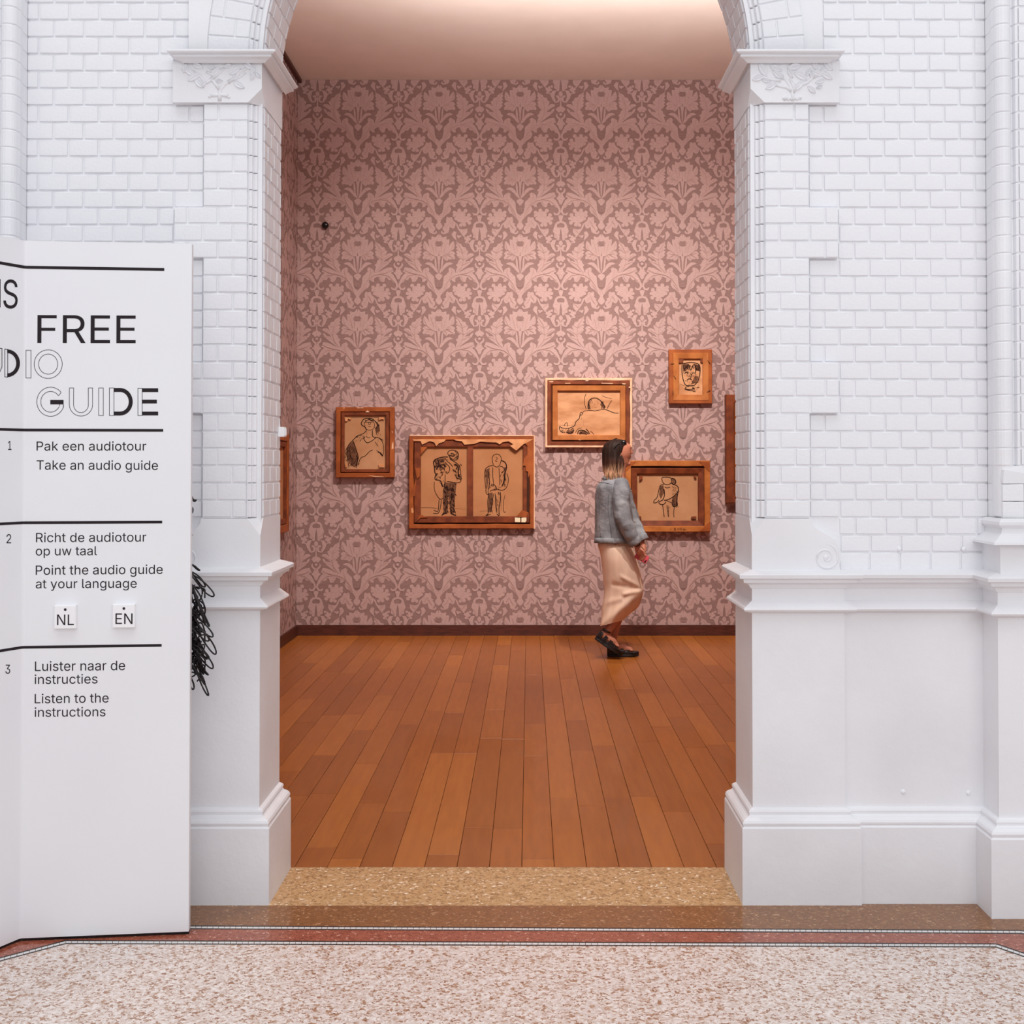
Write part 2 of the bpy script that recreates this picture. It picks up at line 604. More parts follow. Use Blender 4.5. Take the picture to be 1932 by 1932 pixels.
    mb.tube(pts, [.0052 * (1 - .4 * k / 45) * min(1, .2 + k / 6) for k in range(46)], 6)
    mb.ball((vc[0], YP, vc[1]), .009, .004, .009)
    mb.build('volute', M['white_smooth'], stone, smooth=True)
    # ------------------------------------------------ capital
    cap = empty('capital')
    cap.parent = pil
    zc1 = zat(115, YP - .012)
    yc = YP - .012
    mb = MB(umap(s))
    zA2 = ZCAPB + (zat(165, YP) - zat(191, YP))
    u0 = UJ - .002
    B, C, A = (UC, yc, ZCAPB), (u0, YP + (UC - UJ), ZCAPB), (u0, yc, zA2)
    pts = [B, A, (u0, yc, zc1), (UW, yc, zc1), (UW, yc, ZCAPB), C, (u0, YB, ZCAPB), (u0, YB, zc1), (UW, YF + .01, zc1), (UW, YF + .01, ZCAPB), (UC, YF + .01, ZCAPB)]
    fs = [(0, 1, 2, 3, 4), (0, 5, 1), (1, 5, 6, 7, 2), (3, 8, 9, 4), (0, 4, 9, 10), (0, 10, 6, 5), (2, 7, 8, 3)]
    mb.add(pts, fs)
    mb.build('carved_block', M['white_smooth'], cap)
    H = ZS - zc1
    prof = [(-.02, ZS), (.040, ZS), (.052, ZS - .003), (.058, ZS - .009), (.057, ZS - .015), (.050, ZS - .020), (.040, ZS - .023), (.040, ZS - .027),
            (.044, ZS - .029), (.042, ZS - .033), (.026, ZS - .039), (.012, ZS - .050), (.010, zc1 - .001), (0, zc1 - .003)]
    prof = [(d, ZS + (z - ZS) * .74) if i < 12 else (d, z) for i, (d, z) in enumerate(prof)]
    mb = MB(umap(s))
    sweep(mb, [(u0, YB), (u0, yc), (UW - .052, yc), (UW - .052, YF + .012)], prof)
    mb.add([(u0 - .04, YB, ZS), (u0 - .04, yc - .04, ZS), (UW - .01, yc - .04, ZS), (UW - .01, YF + .01, ZS), (u0, YF + .01, ZS), (u0, YB, ZS)], [(0, 1, 2, 3, 4, 5)])
    mb.build('abacus', M['white_smooth'], cap)
    # carved branch: stems, leaves, buds, a small root
    rr = random.Random(3 + s)
    def P(px, py, off=0.0):
        """capital-crop pixel of the right capital -> (u, y, z)"""
        p = at(1350 + px / 7.728, 80 + py / 7.728, yc)
        return (p.x - CX, yc - off, p.z)
    stems = [[(1120, 850), (1125, 770), (1115, 700), (1070, 600), (1020, 540), (950, 480)], [(1125, 740), (1150, 660), (1120, 600), (1090, 540), (1120, 440)],
             [(1130, 720), (1200, 640), (1330, 590), (1420, 510), (1480, 420)], [(1110, 710), (1030, 650), (950, 640), (880, 625)],
             [(950, 560), (830, 540), (730, 520), (640, 480)], [(1420, 510), (1560, 440), (1700, 330)], [(990, 830), (1060, 800), (1120, 830), (1180, 800), (1250, 820)]]
    if s < 0:
        stems = [[(1120, 850), (1125, 760), (1120, 690), (1040, 600), (960, 560), (830, 500), (740, 440)], [(1120, 690), (1180, 610), (1240, 540), (1210, 480), (1320, 430)],
                 [(1240, 540), (1330, 600), (1400, 500), (1520, 420)], [(1000, 580), (900, 520), (820, 420), (720, 380)], [(990, 780), (1060, 770), (1120, 760), (1180, 775), (1270, 780)], [(1250, 540), (1130, 450), (1060, 380)]]
    mb = MB(umap(s))
    for st in stems:
        q = [P(*p) for p in st]
        mb.tube([(a, b + .001, c) for a, b, c in q], [.0075 - .003 * i / len(q) for i in range(len(q))], 6)
    mb.build('carved_stem', M['white_smooth'], cap, smooth=True)
    leaves = [(690, 400, 75, 60), (620, 520, 60, -20), (880, 380, 62, 20), (900, 470, 60, 40), (1150, 360, 70, -10), (1090, 450, 50, 60), (1240, 490, 70, 30),
              (1200, 640, 60, -40), (810, 640, 60, -30), (1450, 340, 55, 60), (1480, 450, 60, 20), (1400, 480, 40, 80), (1620, 490, 62, 30), (1640, 350, 62, 40),
              (1520, 570, 46, -20), (1400, 690, 50, 40), (1510, 650, 34, -20), (970, 500, 32, 70), (1350, 440, 42, -60), (1570, 400, 46, -50), (740, 560, 44, 10)]
    if s < 0:
        leaves = [(900, 420, 60, 30), (700, 350, 56, -30), (640, 420, 44, 60), (1180, 430, 58, 40), (1240, 370, 38, 0), (1000, 350, 40, 20), (1440, 350, 54, -20), (1560, 430, 62, -40),
                  (1500, 510, 66, 30), (1620, 380, 48, 70), (1420, 600, 58, -45), (900, 520, 44, 15), (840, 620, 60, -30), (1360, 610, 44, 40), (1130, 560, 34, 0), (640, 500, 40, 60), (560, 480, 36, -50)]
    for (px, py, L, ang) in leaves:
        mb = MB()
        l = L / 7.728 / 549 * 3.0
        w = l * .60
        # cupped leaf: raised midrib and rim
        pr = []
        for i in range(7):
            q = i / 6
            wd_ = w * math.sin(PI * min(max(q * .96 + .02, 0), 1)) ** .7 * .5
            xx = (q - .5) * l
            hh = .002 + .0045 * math.sin(PI * q)
            pr.append([(xx, .004, -wd_ * 1.02), (xx, -hh, -wd_ * .72), (xx, -hh * .35, -wd_ * .25), (xx, -hh * 1.1, 0), (xx, -hh * .35, wd_ * .25), (xx, -hh * 1.25, wd_ * .7), (xx, .004, wd_ * 1.02)])
        mb.grid(pr)
        mb.add([q for r_ in (pr[0],) for q in r_] + [(r_[-1][0], .004, r_[-1][2]) for r_ in pr[1:]] + pr[-1][::-1][1:] + [(r_[0][0], .004, r_[0][2]) for r_ in pr[-2:0:-1]], [tuple(range(7 + 6 + 6 + 5))])
        u, y, z = P(px, py)
        o = mb.build('carved_leaf', M['white'], cap, smooth=False)
        o.location = (CX + s * u, y - .001, z)
        o.rotation_euler = (0, math.radians(ang) * s, 0)
    mb = MB(umap(s))
    for (px, py) in ((990, 815), (1060, 830), (1190, 830), (1240, 805), (960, 480)) if s > 0 else ((990, 800), (1050, 770), (1120, 760), (1190, 770), (1270, 790), (1120, 840), (1240, 420), (1560, 420), (1660, 390), (1480, 480)):
        u, y, z = P(px, py)
        mb.ball((u, y, z), .0055, .006, .0048, 8, 5)
    mb.build('carved_bud', M['white_smooth'], cap, smooth=True)
    # ------------------------------------------------ arch ring
    ring = struct(empty('trim_%d' % (3 if s < 0 else 4)))
    RM = 0.97
    da = HC / RM * 1.06
    def amap(u, y, w, s=s):
        return (CX + s * u * math.cos(w / RM), y, ZS + u * math.sin(w / RM))
    nv = 9
    for k in range(nv):
        w0, w1 = k * da * RM, (k + 1) * da * RM
        cuts = [UC, UC + .0525, 1.04] if k % 2 else [UC, UC + .0975, 1.04]
        if k % 3 == 0:
            cuts = [UC, 1.04]
        for a, b in zip(cuts[:-1], cuts[1:]):
            mb = MB(amap)
            g = J / 2
            A2 = [(a + g, YP + .02, w0 + g), (b - g, YP + .02, w0 + g), (b - g, YP + .02, w1 - g), (a + g, YP + .02, w1 - g)]
            B2 = [(a + g, YP + .0035, w0 + g), (b - g, YP + .0035, w0 + g), (b - g, YP + .0035, w1 - g), (a + g, YP + .0035, w1 - g)]
            e = .003
            C2 = [(a + g + e, YP, w0 + g + e), (b - g - e, YP, w0 + g + e), (b - g - e, YP, w1 - g - e), (a + g + e, YP, w1 - g - e)]
            mb.grid([A2, B2, C2], True)
            mb.add(C2, [(0, 1, 2, 3)])
            mb.build('brick', M['white'], ring)
        # moulded edge and soffit bricks
        ch = []
        mb = MB(amap)
        g = J / 2
        rows_ = [[(u + (.004 if e else 0) * .7, y + (.004 if e else 0) * .7, w) for (u, y) in CH] for w, e in ((w0 + g, 1), (w0 + g + .003, 0), ((w0 + w1) / 2, 0), (w1 - g - .003, 0), (w1 - g, 1))]
        mb.grid(rows_)
        mb.build('moulded_brick', M['white'], ring)
        ya = YP + (UC - UJ) + .002
        ys = [ya, ya + .05, ya + .155, ya + .26, YB] if k % 2 else [ya, ya + .103, ya + .208, YB]
        for a, b in zip(ys[:-1], ys[1:]):
            if b - a < .02:
                continue
            mb = MB(amap)
            A2 = [(UJ + .01, a + g, w0 + g), (UJ + .01, b - g, w0 + g), (UJ + .01, b - g, w1 - g), (UJ + .01, a + g, w1 - g)]
            B2 = [(UJ + .0035,) + q[1:] for q in A2]
            e = .003
            C2 = [(UJ, a + g + e, w0 + g + e), (UJ, b - g - e, w0 + g + e), (UJ, b - g - e, w1 - g - e), (UJ, a + g + e, w1 - g - e)]
            mb.grid([A2, B2, C2], True)
            mb.add(C2, [(0, 1, 2, 3)])
            mb.build('brick', M['white'], ring)
    mb = MB(amap)
    W = RM * PI / 2
    ws = [W * i / 40 for i in range(41)]
    mb.grid([[(UJ + .0042, YB, w), (UJ + .0042, YP + .052, w), (UC + .002, YP + .0042, w), (1.0395, YP + .0042, w), (1.0395, YF + .006, w)] for w in ws])
    w9 = nv * da * RM
    ws = [w9 + .003 + (W - w9 - .003) * i / 30 for i in range(31)]
    mb.grid([[(UJ, YB, w)] + [(u, y, w) for u, y in CH] + [(1.04, YP, w), (1.04, YF, w)] for w in ws])
    mb.build('ring_core', M['white'], ring)
    # ------------------------------------------------ corner pier of the bay
    pier = struct(empty('trim_%d' % (5 if s < 0 else 6)))
    zst = zat(893, 4.02)
    rst = round((zst - Z0) / HC)
    for r in range(rst, 31):
        z0 = Z0 + r * HC
        wrap_course(pier, PIER, z0, z0 + HC, s, 'moulded_brick')
        cuts = [1.735, 1.735 + (BW if r % 2 else BW / 2)]
        while cuts[-1] < 2.3:
            cuts.append(cuts[-1] + BW)
        for a, b in zip(cuts[:-1], cuts[1:]):
            if a < 2.0:
                brick(pier, a, b, z0, z0 + HC, 4.02, s)
    mb = MB(umap(s))
    mb.add([(u + .002, y + .003, z) for z in (Z0 + .01, ZTOP) for (u, y) in PIER], [(i, i + 1, i + 1 + len(PIER), i + len(PIER)) for i in range(len(PIER) - 1)])
    mb.box(1.733, 2.6, 4.0245, YB, 0, ZTOP)
    mb.build('masonry', M['white'], pier)
    # square lower part with the pointed stop
    zlo = zat(980, 4.0)
    for r in range(0, rst):
        z0 = Z0 + r * HC
        z1 = z0 + HC
        if r == rst - 1:
            continue
        wrap_course(pier, [(UE, YF), (1.672, 4.01), (1.74, 4.005)], z0, z1, s, 'moulded_brick')
        x = 1.74
        while x < 2.0:
            brick(pier, x, x + BW, z0, z1, 4.005, s)
            x += BW
    z0 = Z0 + (rst - 1) * HC
    z1 = z0 + HC
    mb = MB(umap(s))
    p = [(UE, YF, z0), (1.672, 4.008, z0), (2.0, 4.004, z0), (UE, YF, z1), (1.664, 4.07, z1), (1.72, 4.02, z1), (2.0, 4.018, z1), (1.676, 4.01, z0 + .045)]
    mb.add(p, [(0, 1, 4, 3), (1, 7, 4), (7, 5, 4), (1, 2, 6, 5, 7), (3, 4, 5, 6)])
    mb.build('pointed_stop', M['white_smooth'], pier)
    # moulded base of the pier
    zb1 = zat(978, 4.0)
    zb2 = ZBOT - .01
    mb = MB(umap(s))
    pb = [(0, zb1), (.012, zb1 - .002), (.020, zb1 - .012), (.020, zb1 - .022), (.010, zb1 - .030), (.006, zb1 - .034), (.010, zb1 - .050),
          (.030, zb1 - .066), (.048, zb1 - .078), (.050, zb1 - .086), (.018, zb1 - .090), (.016, zb2)]
    sweep(mb, [(1.668, YF + .01), (1.668, 4.0), (2.6, 4.0)], pb, caps=False)
    mb.build('pier_base', M['white_smooth'], pier)
    # ------------------------------------------------ dado: plinth, base roll, shaft, string, band, ledge
    dado = struct(empty('trim_%d' % (7 if s < 0 else 8)))
    U1 = 1.167
    path = [(UJ, YB), (UJ, YP), (U1, YP), (U1, YP + .014), (1.648, YP + .014), (1.648, 4.0), (2.6, 4.0)]
    zp = zat(1562, YP - .045)
    zbt = zat(1531, YP - .01)
    zst0, zst1 = zat(1157, YP - .03), zat(1133, YP)
    zl0, zl1, zl2 = zat(1110, YP), zat(1084, YP - .05), zat(1078, YP)
    def part(name, prof, lift=0.0):
        mb = MB(umap(s, lift))
        sweep(mb, path, prof, caps=False)
        return mb.build(name, M['white_smooth'], dado)
    part('plinth', [(.0435, 0), (.043, zp - .004), (.040, zp)])
    h = zbt - zp
    part('base_moulding', [(.040, zp), (.037, zp + .003), (.040, zp + .006), (.041, zp + .013), (.037, zp + .021), (.030, zp + .026), (.018, zp + .030),
                           (.013, zp + .034), (.014, zp + .040), (.016, zp + .045), (.013, zp + .051), (.006, zp + .054), (0, zp + .056)])
    part('shaft', [(0, zp + .056), (0, zst0 + DZ)])
    part('string_moulding', [(0, zst0 - .004), (.012, zst0), (.016, zst0 + .002), (.030, zst0 + .006), (.034, zst0 + .012), (.032, zst0 + .018), (.026, zst0 + .021), (0, zst1)], DZ)
    part('band', [(0, zst1), (0, zl0)], DZ)
    part('ledge', [(0, zl0), (.004, zl0), (.008, zl0 + .005), (.014, zl0 + .014), (.026, zl0 + .020), (.034, zl0 + .022), (.036, zl0 + .034), (.044, zl0 + .036),
                   (.050, zl0 + .038), (.052, zl0 + .050), (.048, zl0 + .053), (.002, zl0 + .064), (-.03, zl0 + .066)], DZ)
    # round plugs where fittings were filled, painted over
    if s > 0:
        names = ['painted-over round plug on brickwork above the ledge, nearer the scroll', 'painted-over round plug on brickwork above the ledge, beside the corner pier',
                 'painted-over round plug low on smooth dado, nearer the arch', 'painted-over round plug low on smooth dado, beside the corner pier']
        for (px, py, yy), lb in zip(((1697, 1036, YF), (1818, 1036, YF), (1704, 1494, YP + .014), (1827, 1496, YP + .014)), names):
            p = at(px, py, yy)
            mb = MB()
            mb.ball((0, 0, 0), .0085, .006, .0085, 12, 8)
            o = mb.build('wall_plug', M['white'], None, smooth=True, loc=(p.x, yy, p.z))
            thing(o, lb, 'wall plug')

# ---- gallery side of the dividing wall
gz = at(998, 150.5, 10.45).z     # gallery ceiling height
YG = 10.45
XL, XR = -2.035, 2.62
w = struct(empty('wall_front'))
mb = MB(lambda u, y, z: (CX + u, y, z))
for s in (-1, 1):
    n = 30
    r = UJ + .012
    arc = [(s * r * math.cos(a * PI / 2 / n), ZS + r * math.sin(a * PI / 2 / n)) for a in range(n + 1)]
    mb.prism([(s * r, 0.0)] + arc + [(0, gz + .1), (XR - CX if s > 0 else XL - CX, gz + .1), (XR - CX if s > 0 else XL - CX, 0.0)], YB + .001, YB + .02)
mb.build('plaster', M['paper_mid'], w)

def slab(name, x0, x1, y0, y1, z0, z1, m, parent=None):
    mb = MB()
    mb.box(x0, x1, y0, y1, z0, z1)
    return mb.build(name, m, parent)
wb = struct(slab('wall_back', XL - .2, XR + .2, YG, YG + .2, -.05, gz + .2, M['paper']))
wl = struct(slab('wall_side_left', XL - .2, XL, YB + .02, YG, -.05, gz + .2, M['paper']))
wr = struct(slab('wall_side_right', XR, XR + .2, YB + .02, YG, -.05, gz + .2, M['paper']))
ce = struct(slab('ceiling', XL - .2, XR + .2, YB, YG + .2, gz, gz + .2, M['ceiling']))
hb = .092
b = struct(slab('baseboard_back', XL, XR, YG - .018, YG, 0, hb, M['dark_wood']))
b = struct(slab('baseboard_left', XL, XL + .018, YB + .02, YG - .018, 0, hb, M['dark_wood']))
b = struct(slab('baseboard_right', XR - .018, XR, YB + .02, YG - .018, 0, hb, M['dark_wood']))
b = struct(slab('trim_9', XL, XL + .035, YB + .02, YG, gz - .03, gz, M['dark_wood']))
# unseen slab above the gallery ceiling and the wall top, closing the room
struct(slab('trim_10', -2.7, 2.7, YF + .01, YG + .2, gz + .2, gz + .24, M['white_smooth']))

# ================================================================ wallpaper figure (flat print)
FX, FY = 655.0, 0.0
SC = 1 / 7.431 / 215.3 * (10.45 / 10.45)
TW, TH_ = 1142 * SC, 1055 * SC
L = []       # (kind, points)
def pl(*a): L.append(('p', a))
pl((655,5),(682,30),(705,62),(765,40),(758,92),(806,84),(800,150),(792,190),(830,132),(860,105),(876,165),(872,215),(845,242),(818,248),(860,256),(888,290),(862,306),(886,345),(872,372),(840,360),(812,374),(796,362),(766,396),(735,372),(718,345),(700,326),(655,320))
pl((632,322),(680,322),(668,400),(664,500),(655,562),(646,500),(642,400))
pl((700,338),(716,350),(714,420),(702,500),(678,562),(662,556),(686,480),(690,400))
pl((855,432),(812,409),(762,415),(725,448),(700,500),(676,556),(702,540),(742,492),(792,452))
pl((893,110),(930,136),(972,158),(986,192),(1030,196),(1042,236),(1072,252),(1058,288),(1040,322),(1080,286),(1130,284),(1152,310),(1122,326),(1090,346),(1048,372),(1020,408),(1066,392),(1112,398),(1085,436),(1040,470),(1000,500),(960,530),(930,566),(888,562),(900,510),(918,472),(890,450),(925,420),(930,385),(962,368),(930,345),(897,300),(920,290),(890,262),(925,240),(890,225),(915,200),(890,170),(907,150))
pl((1086,405),(1100,370),(1130,348),(1140,364),(1112,412))
pl((1000,520),(1060,490),(1138,478),(1150,520),(1164,542),(1120,560),(1160,590),(1188,640),(1215,700),(1180,700),(1150,690),(1130,656),(1092,664),(1062,616),(1040,640),(1032,686),(994,690),(960,652),(945,610),(912,622),(884,642),(892,690),(852,682),(830,654),(808,676),(830,718),(802,770),(760,792),(722,830),(692,868),(655,876),(655,800),(700,770),(716,700),(722,610),(762,580),(775,560),(798,545),(788,502),(812,480),(850,494),(882,520),(884,558),(930,560))
pl((655,560),(682,578),(706,592),(700,622),(680,640),(668,662),(655,664))
pl((655,868),(684,872),(676,902),(702,940),(702,965),(682,988),(662,1006),(655,1006))
pl((765,820),(800,835),(840,825),(852,870),(890,905),(886,950),(870,985),(840,990),(808,962),(802,1000),(790,1046),(752,1062),(704,1068),(678,1042),(694,1018),(712,1048),(735,1042),(704,1000),(710,970),(742,935),(715,925),(760,905),(753,870))
for c in ((940,735,28),(1030,738,28),(872,762,26),(868,806,22),(985,790,46),(1075,800,28),(1097,850,25),(1040,860,46),(1082,908,28),(950,850,52),(1012,935,28),(960,942,25),(895,850,26),(992,885,42),(920,792,42)):
    L.append(('c', c))
L.append(('s', ((880,905),(905,930),(930,990),(972,1060)), 11))
L.append(('s', ((1000,1098),(1040,1120),(1070,1130)), 9))
pl((938,992),(990,1004),(1052,988),(1056,1040),(1030,1080),(1000,1102),(965,1062))
for c in ((1030,1130,20),(1066,1108,20),(1100,1092,18),(1040,1178,20),(1085,1140,18),(1060,1150,24),(932,1104,20),(960,1096,12),(1070,1190,12),(915,1090,10)):
    L.append(('c', c))
pl((830,1078),(862,1028),(902,1038),(890,1090),(905,1165),(880,1140),(850,1110))
pl((1226,888),(1185,888),(1150,915),(1130,975),(1112,1030),(1137,1078),(1128,1116),(1165,1130),(1178,1160),(1206,1158),(1210,1070),(1226,985),(1226,975),(1184,978),(1170,955),(1180,926),(1226,914))
pl((1172,90),(1112,98),(1078,150),(1108,222),(1150,272),(1156,244),(1136,180),(1150,122))
pl((1154,272),(1204,254),(1221,212),(1198,164),(1160,164),(1160,186),(1184,196),(1186,240),(1158,250))
pl((1226,102),(1202,120),(1196,152),(1226,188))
pl((1220,188),(1226,186),(1226,320),(1216,318))
for c in ((1226,335,24),(1196,350,24),(1180,362,20),(1202,384,22),(1226,368,24),(1226,432,20)):
    L.append(('c', c))
pl((1182,412),(1154,440),(1168,482),(1200,502),(1184,546),(1156,566),(1190,592),(1205,640),(1226,664),(1226,486),(1200,474),(1178,446))
L.append(('s', ((1170,672),(1206,712),(1212,752),(1188,790),(1150,792),(1128,768)), 15))
pl((1226,800),(1188,808),(1200,850),(1212,892),(1226,892))
DK = [('s', ((655,420),(655,540)), 2), ('p', ((655,668),(690,650),(712,700),(700,755),(672,772),(655,768))), ('p', ((655,118),(690,112),(712,140),(700,172),(672,182),(655,182)))]
MID = []     # vein lines in the middle tone
for a in (((700,330),(760,300),(840,290)), ((720,300),(740,210),(770,120)), ((690,280),(700,180),(690,80)), ((760,300),(830,240),(860,150)), ((735,310),(765,350),(765,385)), ((760,300),(820,330),(850,350)),
          ((905,560),(980,470),(1000,380),(985,250),(910,130)), ((1000,380),(930,320)), ((1000,380),(1110,310)), ((985,450),(1100,400)), ((985,280),(1050,240)), ((985,280),(920,230)),
          ((700,860),(740,740),(800,660),(880,600),(960,580),(1060,560),(1140,520)), ((960,580),(1080,600),(1170,680)), ((800,660),(840,560),(840,500)), ((790,720),(760,760),(730,800)), ((880,620),(860,660)), ((960,600),(1000,670)),
          ((1120,1040),(1160,1080),(1190,1140)), ((975,1060),(1010,1020),(1040,1000)), ((800,880),(840,930),(850,970)), ((740,1000),(780,950),(800,900)), ((670,800),(690,770)), ((665,830),(685,840)), ((660,700),(680,720)), ((662,740),(682,750))):
    MID.append(('s', a, 3.2))

def figure(mb, kind, data, off, wid=None):
    """emit one element (flat polygons) for both mirror halves"""
    out = []
    if kind == 'p':
        out = [[(x - FX, y - FY) for x, y in data]]
    elif kind == 'c':
        x, y, r = data
        out = [[(x - FX + r * math.cos(2 * PI * k / 10), y - FY + r * math.sin(2 * PI * k / 10)) for k in range(10)]]
    else:
        pts = data
        lft, rgt = [], []
        for i, (x, y) in enumerate(pts):
            a = pts[max(i - 1, 0)]
            b = pts[min(i + 1, len(pts) - 1)]
            dx, dy = b[0] - a[0], b[1] - a[1]
            l = math.hypot(dx, dy)
            ww = wid * (1 if 0 < i < len(pts) - 1 else .5)
            lft.append((x - FX - dy / l * ww, y - FY + dx / l * ww))
            rgt.append((x - FX + dy / l * ww, y - FY - dx / l * ww))
        out = [lft + rgt[::-1]]
    return out

def smooth_poly(poly):
    """one chaikin pass"""
    if len(poly) < 12:
        return poly
    o = []
    n = len(poly)
    for i in range(n):
        a, b = poly[i], poly[(i + 1) % n]
        o.append((a[0] * .82 + b[0] * .18, a[1] * .82 + b[1] * .18))
        o.append((a[0] * .18 + b[0] * .82, a[1] * .18 + b[1] * .82))
    return o

def paper_tile():
    """list of (poly, depth, layer)"""
    res = []
    d = 0
    for src, lay in ((L, 0), (DK, 1), (MID, 2)):
        for e in src:
            polys = figure(None, e[0], e[1], 0, e[2] if len(e) > 2 else None)
            for p in polys:
                if e[0] == 'p':
                    p = smooth_poly(p)
                for m in (1, -1):
                    res.append(([(m * x * SC, -y * SC) for x, y in p], d, lay))
                    d += 1
            d += 1
        d += 2
    return res
TILE = paper_tile()

def clip(poly, axis, val, keep_less):
    out = []
    n = len(poly)
    for i in range(n):
        a, b = poly[i], poly[(i + 1) % n]
        ia = (a[axis] <= val) == keep_less
        ib = (b[axis] <= val) == keep_less
        if ia:
            out.append(a)
        if ia != ib:
            t = (val - a[axis]) / (b[axis] - a[axis])
            out.append((a[0] + (b[0] - a[0]) * t, a[1] + (b[1] - a[1]) * t))
    return out

def print_pattern(parent, name, to3d, h0, h1, ox, oz):
    """tile the figure on a wall rectangle h0..h1 by hb..gz"""
    lays = [MB(), MB(), MB()]
    i0, i1 = int((h0 - ox) / TW) - 1, int((h1 - ox) / TW) + 1
    j0, j1 = int((hb - oz) / TH_) - 1, int((gz - oz) / TH_) + 2
    for i in range(i0, i1 + 1):
        for j in range(j0, j1 + 1):
            for poly, d, lay in TILE:
                p = [(x + ox + i * TW, z + oz + j * TH_) for x, z in poly]
                xs = [q[0] for q in p]; zs = [q[1] for q in p]
                if min(xs) < h0: p = clip(p, 0, h0, False)
                if p and max(xs) > h1: p = clip(p, 0, h1, True)
                if p and min(zs) < hb: p = clip(p, 1, hb, False)
                if p and max(zs) > gz: p = clip(p, 1, gz - .001, True)
                if len(p) < 3:
                    continue
                off = .0004 + d * .00002
                lays[lay].add([to3d(x, z, off) for x, z in p], [tuple(range(len(p)))])
    for mbx, m, nm in zip(lays, ('paper_print', 'paper', 'paper_mid'), ('printed_figure', 'printed_ground', 'printed_vein')):
        o = mbx.build(nm, M[m], parent, fix=False)
        o['kind'] = 'stuff'
p0 = at(740 + 655 / 7.431, 440 + 0 / 7.431, YG)
print_pattern(wb, 'back', lambda x, z, o: (x, YG - o, z), XL, XR, p0.x, p0.z)
print_pattern(wl, 'left', lambda x, z, o: (XL + o, x, z), YB + .03, YG, YG - .3, p0.z)
print_pattern(wr, 'right', lambda x, z, o: (XR - o, x, z), YB + .03, YG, YG - .3, p0.z)

# ================================================================ floor
fl = struct(empty('floor'))
YJ = ground(998, 1636)[1]
mb = MB()
mb.box(XL - .1, XR + .1, YJ - .05, YG + .1, -.08, -.004)
mb.build('subfloor', M['joint'], fl)
pw = .1208
xstart = ground(617.6, 1634.5)[0]
k0 = int((XL - xstart) / pw) - 1
rp = random.Random(21)
k = k0
while xstart + k * pw < XR:
    x0 = max(xstart + k * pw, XL)
    x1 = min(xstart + (k + 1) * pw, XR)
    k += 1
    if x1 - x0 < .02:
        continue
    y = YJ - rp.uniform(0, 1.2)
    last = -1
    while y < YG:
        ln = rp.choice([.75, 1.0, 1.3, 1.6, 2.1])
        a, b_ = max(y, YJ), min(y + ln, YG)
        y += ln
        if b_ - a < .03:
            continue
        g = .0009
        mb = MB()
        e = .0012
        top = rp.uniform(-.0004, .0004)
        A2 = [(x0 + g, a + g, -.01), (x1 - g, a + g, -.01), (x1 - g, b_ - g, -.01), (x0 + g, b_ - g, -.01)]
        B2 = [(p[0], p[1], top - e) for p in A2]
        C2 = [(x0 + g + e, a + g + e, top), (x1 - g - e, a + g + e, top), (x1 - g - e, b_ - g - e, top), (x0 + g + e, b_ - g - e, top)]
        mb.grid([A2, B2, C2], True)
        mb.add(C2, [(0, 1, 2, 3)])
        t = rp.randrange(6)
        if t == last:
            t = (t + 2) % 6
        last = t
        mb.build('plank', PLANK[t], fl)

def gpoly(pts):
    return [ground(*p) for p in pts]
def flat(name, poly, m, z=0.0, th=.03, parent=fl):
    mb = MB()
    mb.prism_z(poly, z - th, z)
    return mb.build(name, m, parent)
YP0 = YP - .044
flat('sill', [(-1.2, YP0 + .0), (1.1, YP0 + .0), (1.1, YJ - .003), (-1.2, YJ - .003)], M['sill'], 0.0)
# line of the outer and inner mosaic strips (their hall-side and wall-side edges)
def yl(px, py): return ground(px, py)
o0, o1 = ground(355, 1745.6), ground(1925, 1754.4)       # wall-side edge of the strip next to the brown band
i0, i1 = ground(124, 1773.2), ground(1880, 1779.6)       # wall-side edge of the strip next to the pale field
def lerpx(a, b, x):
    return a[1] + (b[1] - a[1]) * (x - a[0]) / (b[0] - a[0])
SW = .0335
# strip polylines (wall-side edge), running left to right
outer = [(-3.3, lerpx(o0, o1, -1.9) - .9), (-1.9, lerpx(o0, o1, -1.9)), (o1[0], o1[1]), (o1[0] + .22, o1[1] - .13), (3.3, o1[1] - .16)]
il = ground(0, 1806)
ir = ground(1932, 1797)
sl = (il[1] - i0[1]) / (il[0] - i0[0])
sr = (ir[1] - i1[1]) / (ir[0] - i1[0])
inner = [(-3.3, i0[1] + sl * (-3.3 - i0[0])), i0, i1, (i1[0] + .3, i1[1] + sr * .3), (3.3, i1[1] + sr * .3 - .02)]
def offs(line, d):
    """shift a polyline towards the camera by d"""
    out = []
    n = len(line)
    for i, p in enumerate(line):
        a, b = line[max(i - 1, 0)], line[min(i + 1, n - 1)]
        if 0 < i < n - 1:
            t0 = Vector((line[i][0] - a[0], line[i][1] - a[1])).normalized()
            t1 = Vector((b[0] - line[i][0], b[1] - line[i][1])).normalized()
        else:
            t0 = t1 = Vector((b[0] - a[0], b[1] - a[1])).normalized()
        n0, n1 = Vector((t0.y, -t0.x)), Vector((t1.y, -t1.x))
        m = (n0 + n1) / (1 + n0.dot(n1))
        out.append((p[0] + m.x * d, p[1] + m.y * d))
    return out
flat('brown_band', [(-3.3, YP0 + .06)] + outer + [(3.3, YP0 + .06)], M['brown_band'], -.0002, .03)
flat('red_band', offs(outer, SW)[:] + inner[::-1], M['red_band'], 0.0)
flat('terrazzo_field', offs(inner, SW) + [(3.3, -2.5), (-3.3, -2.5)], M['field'], 0.0)
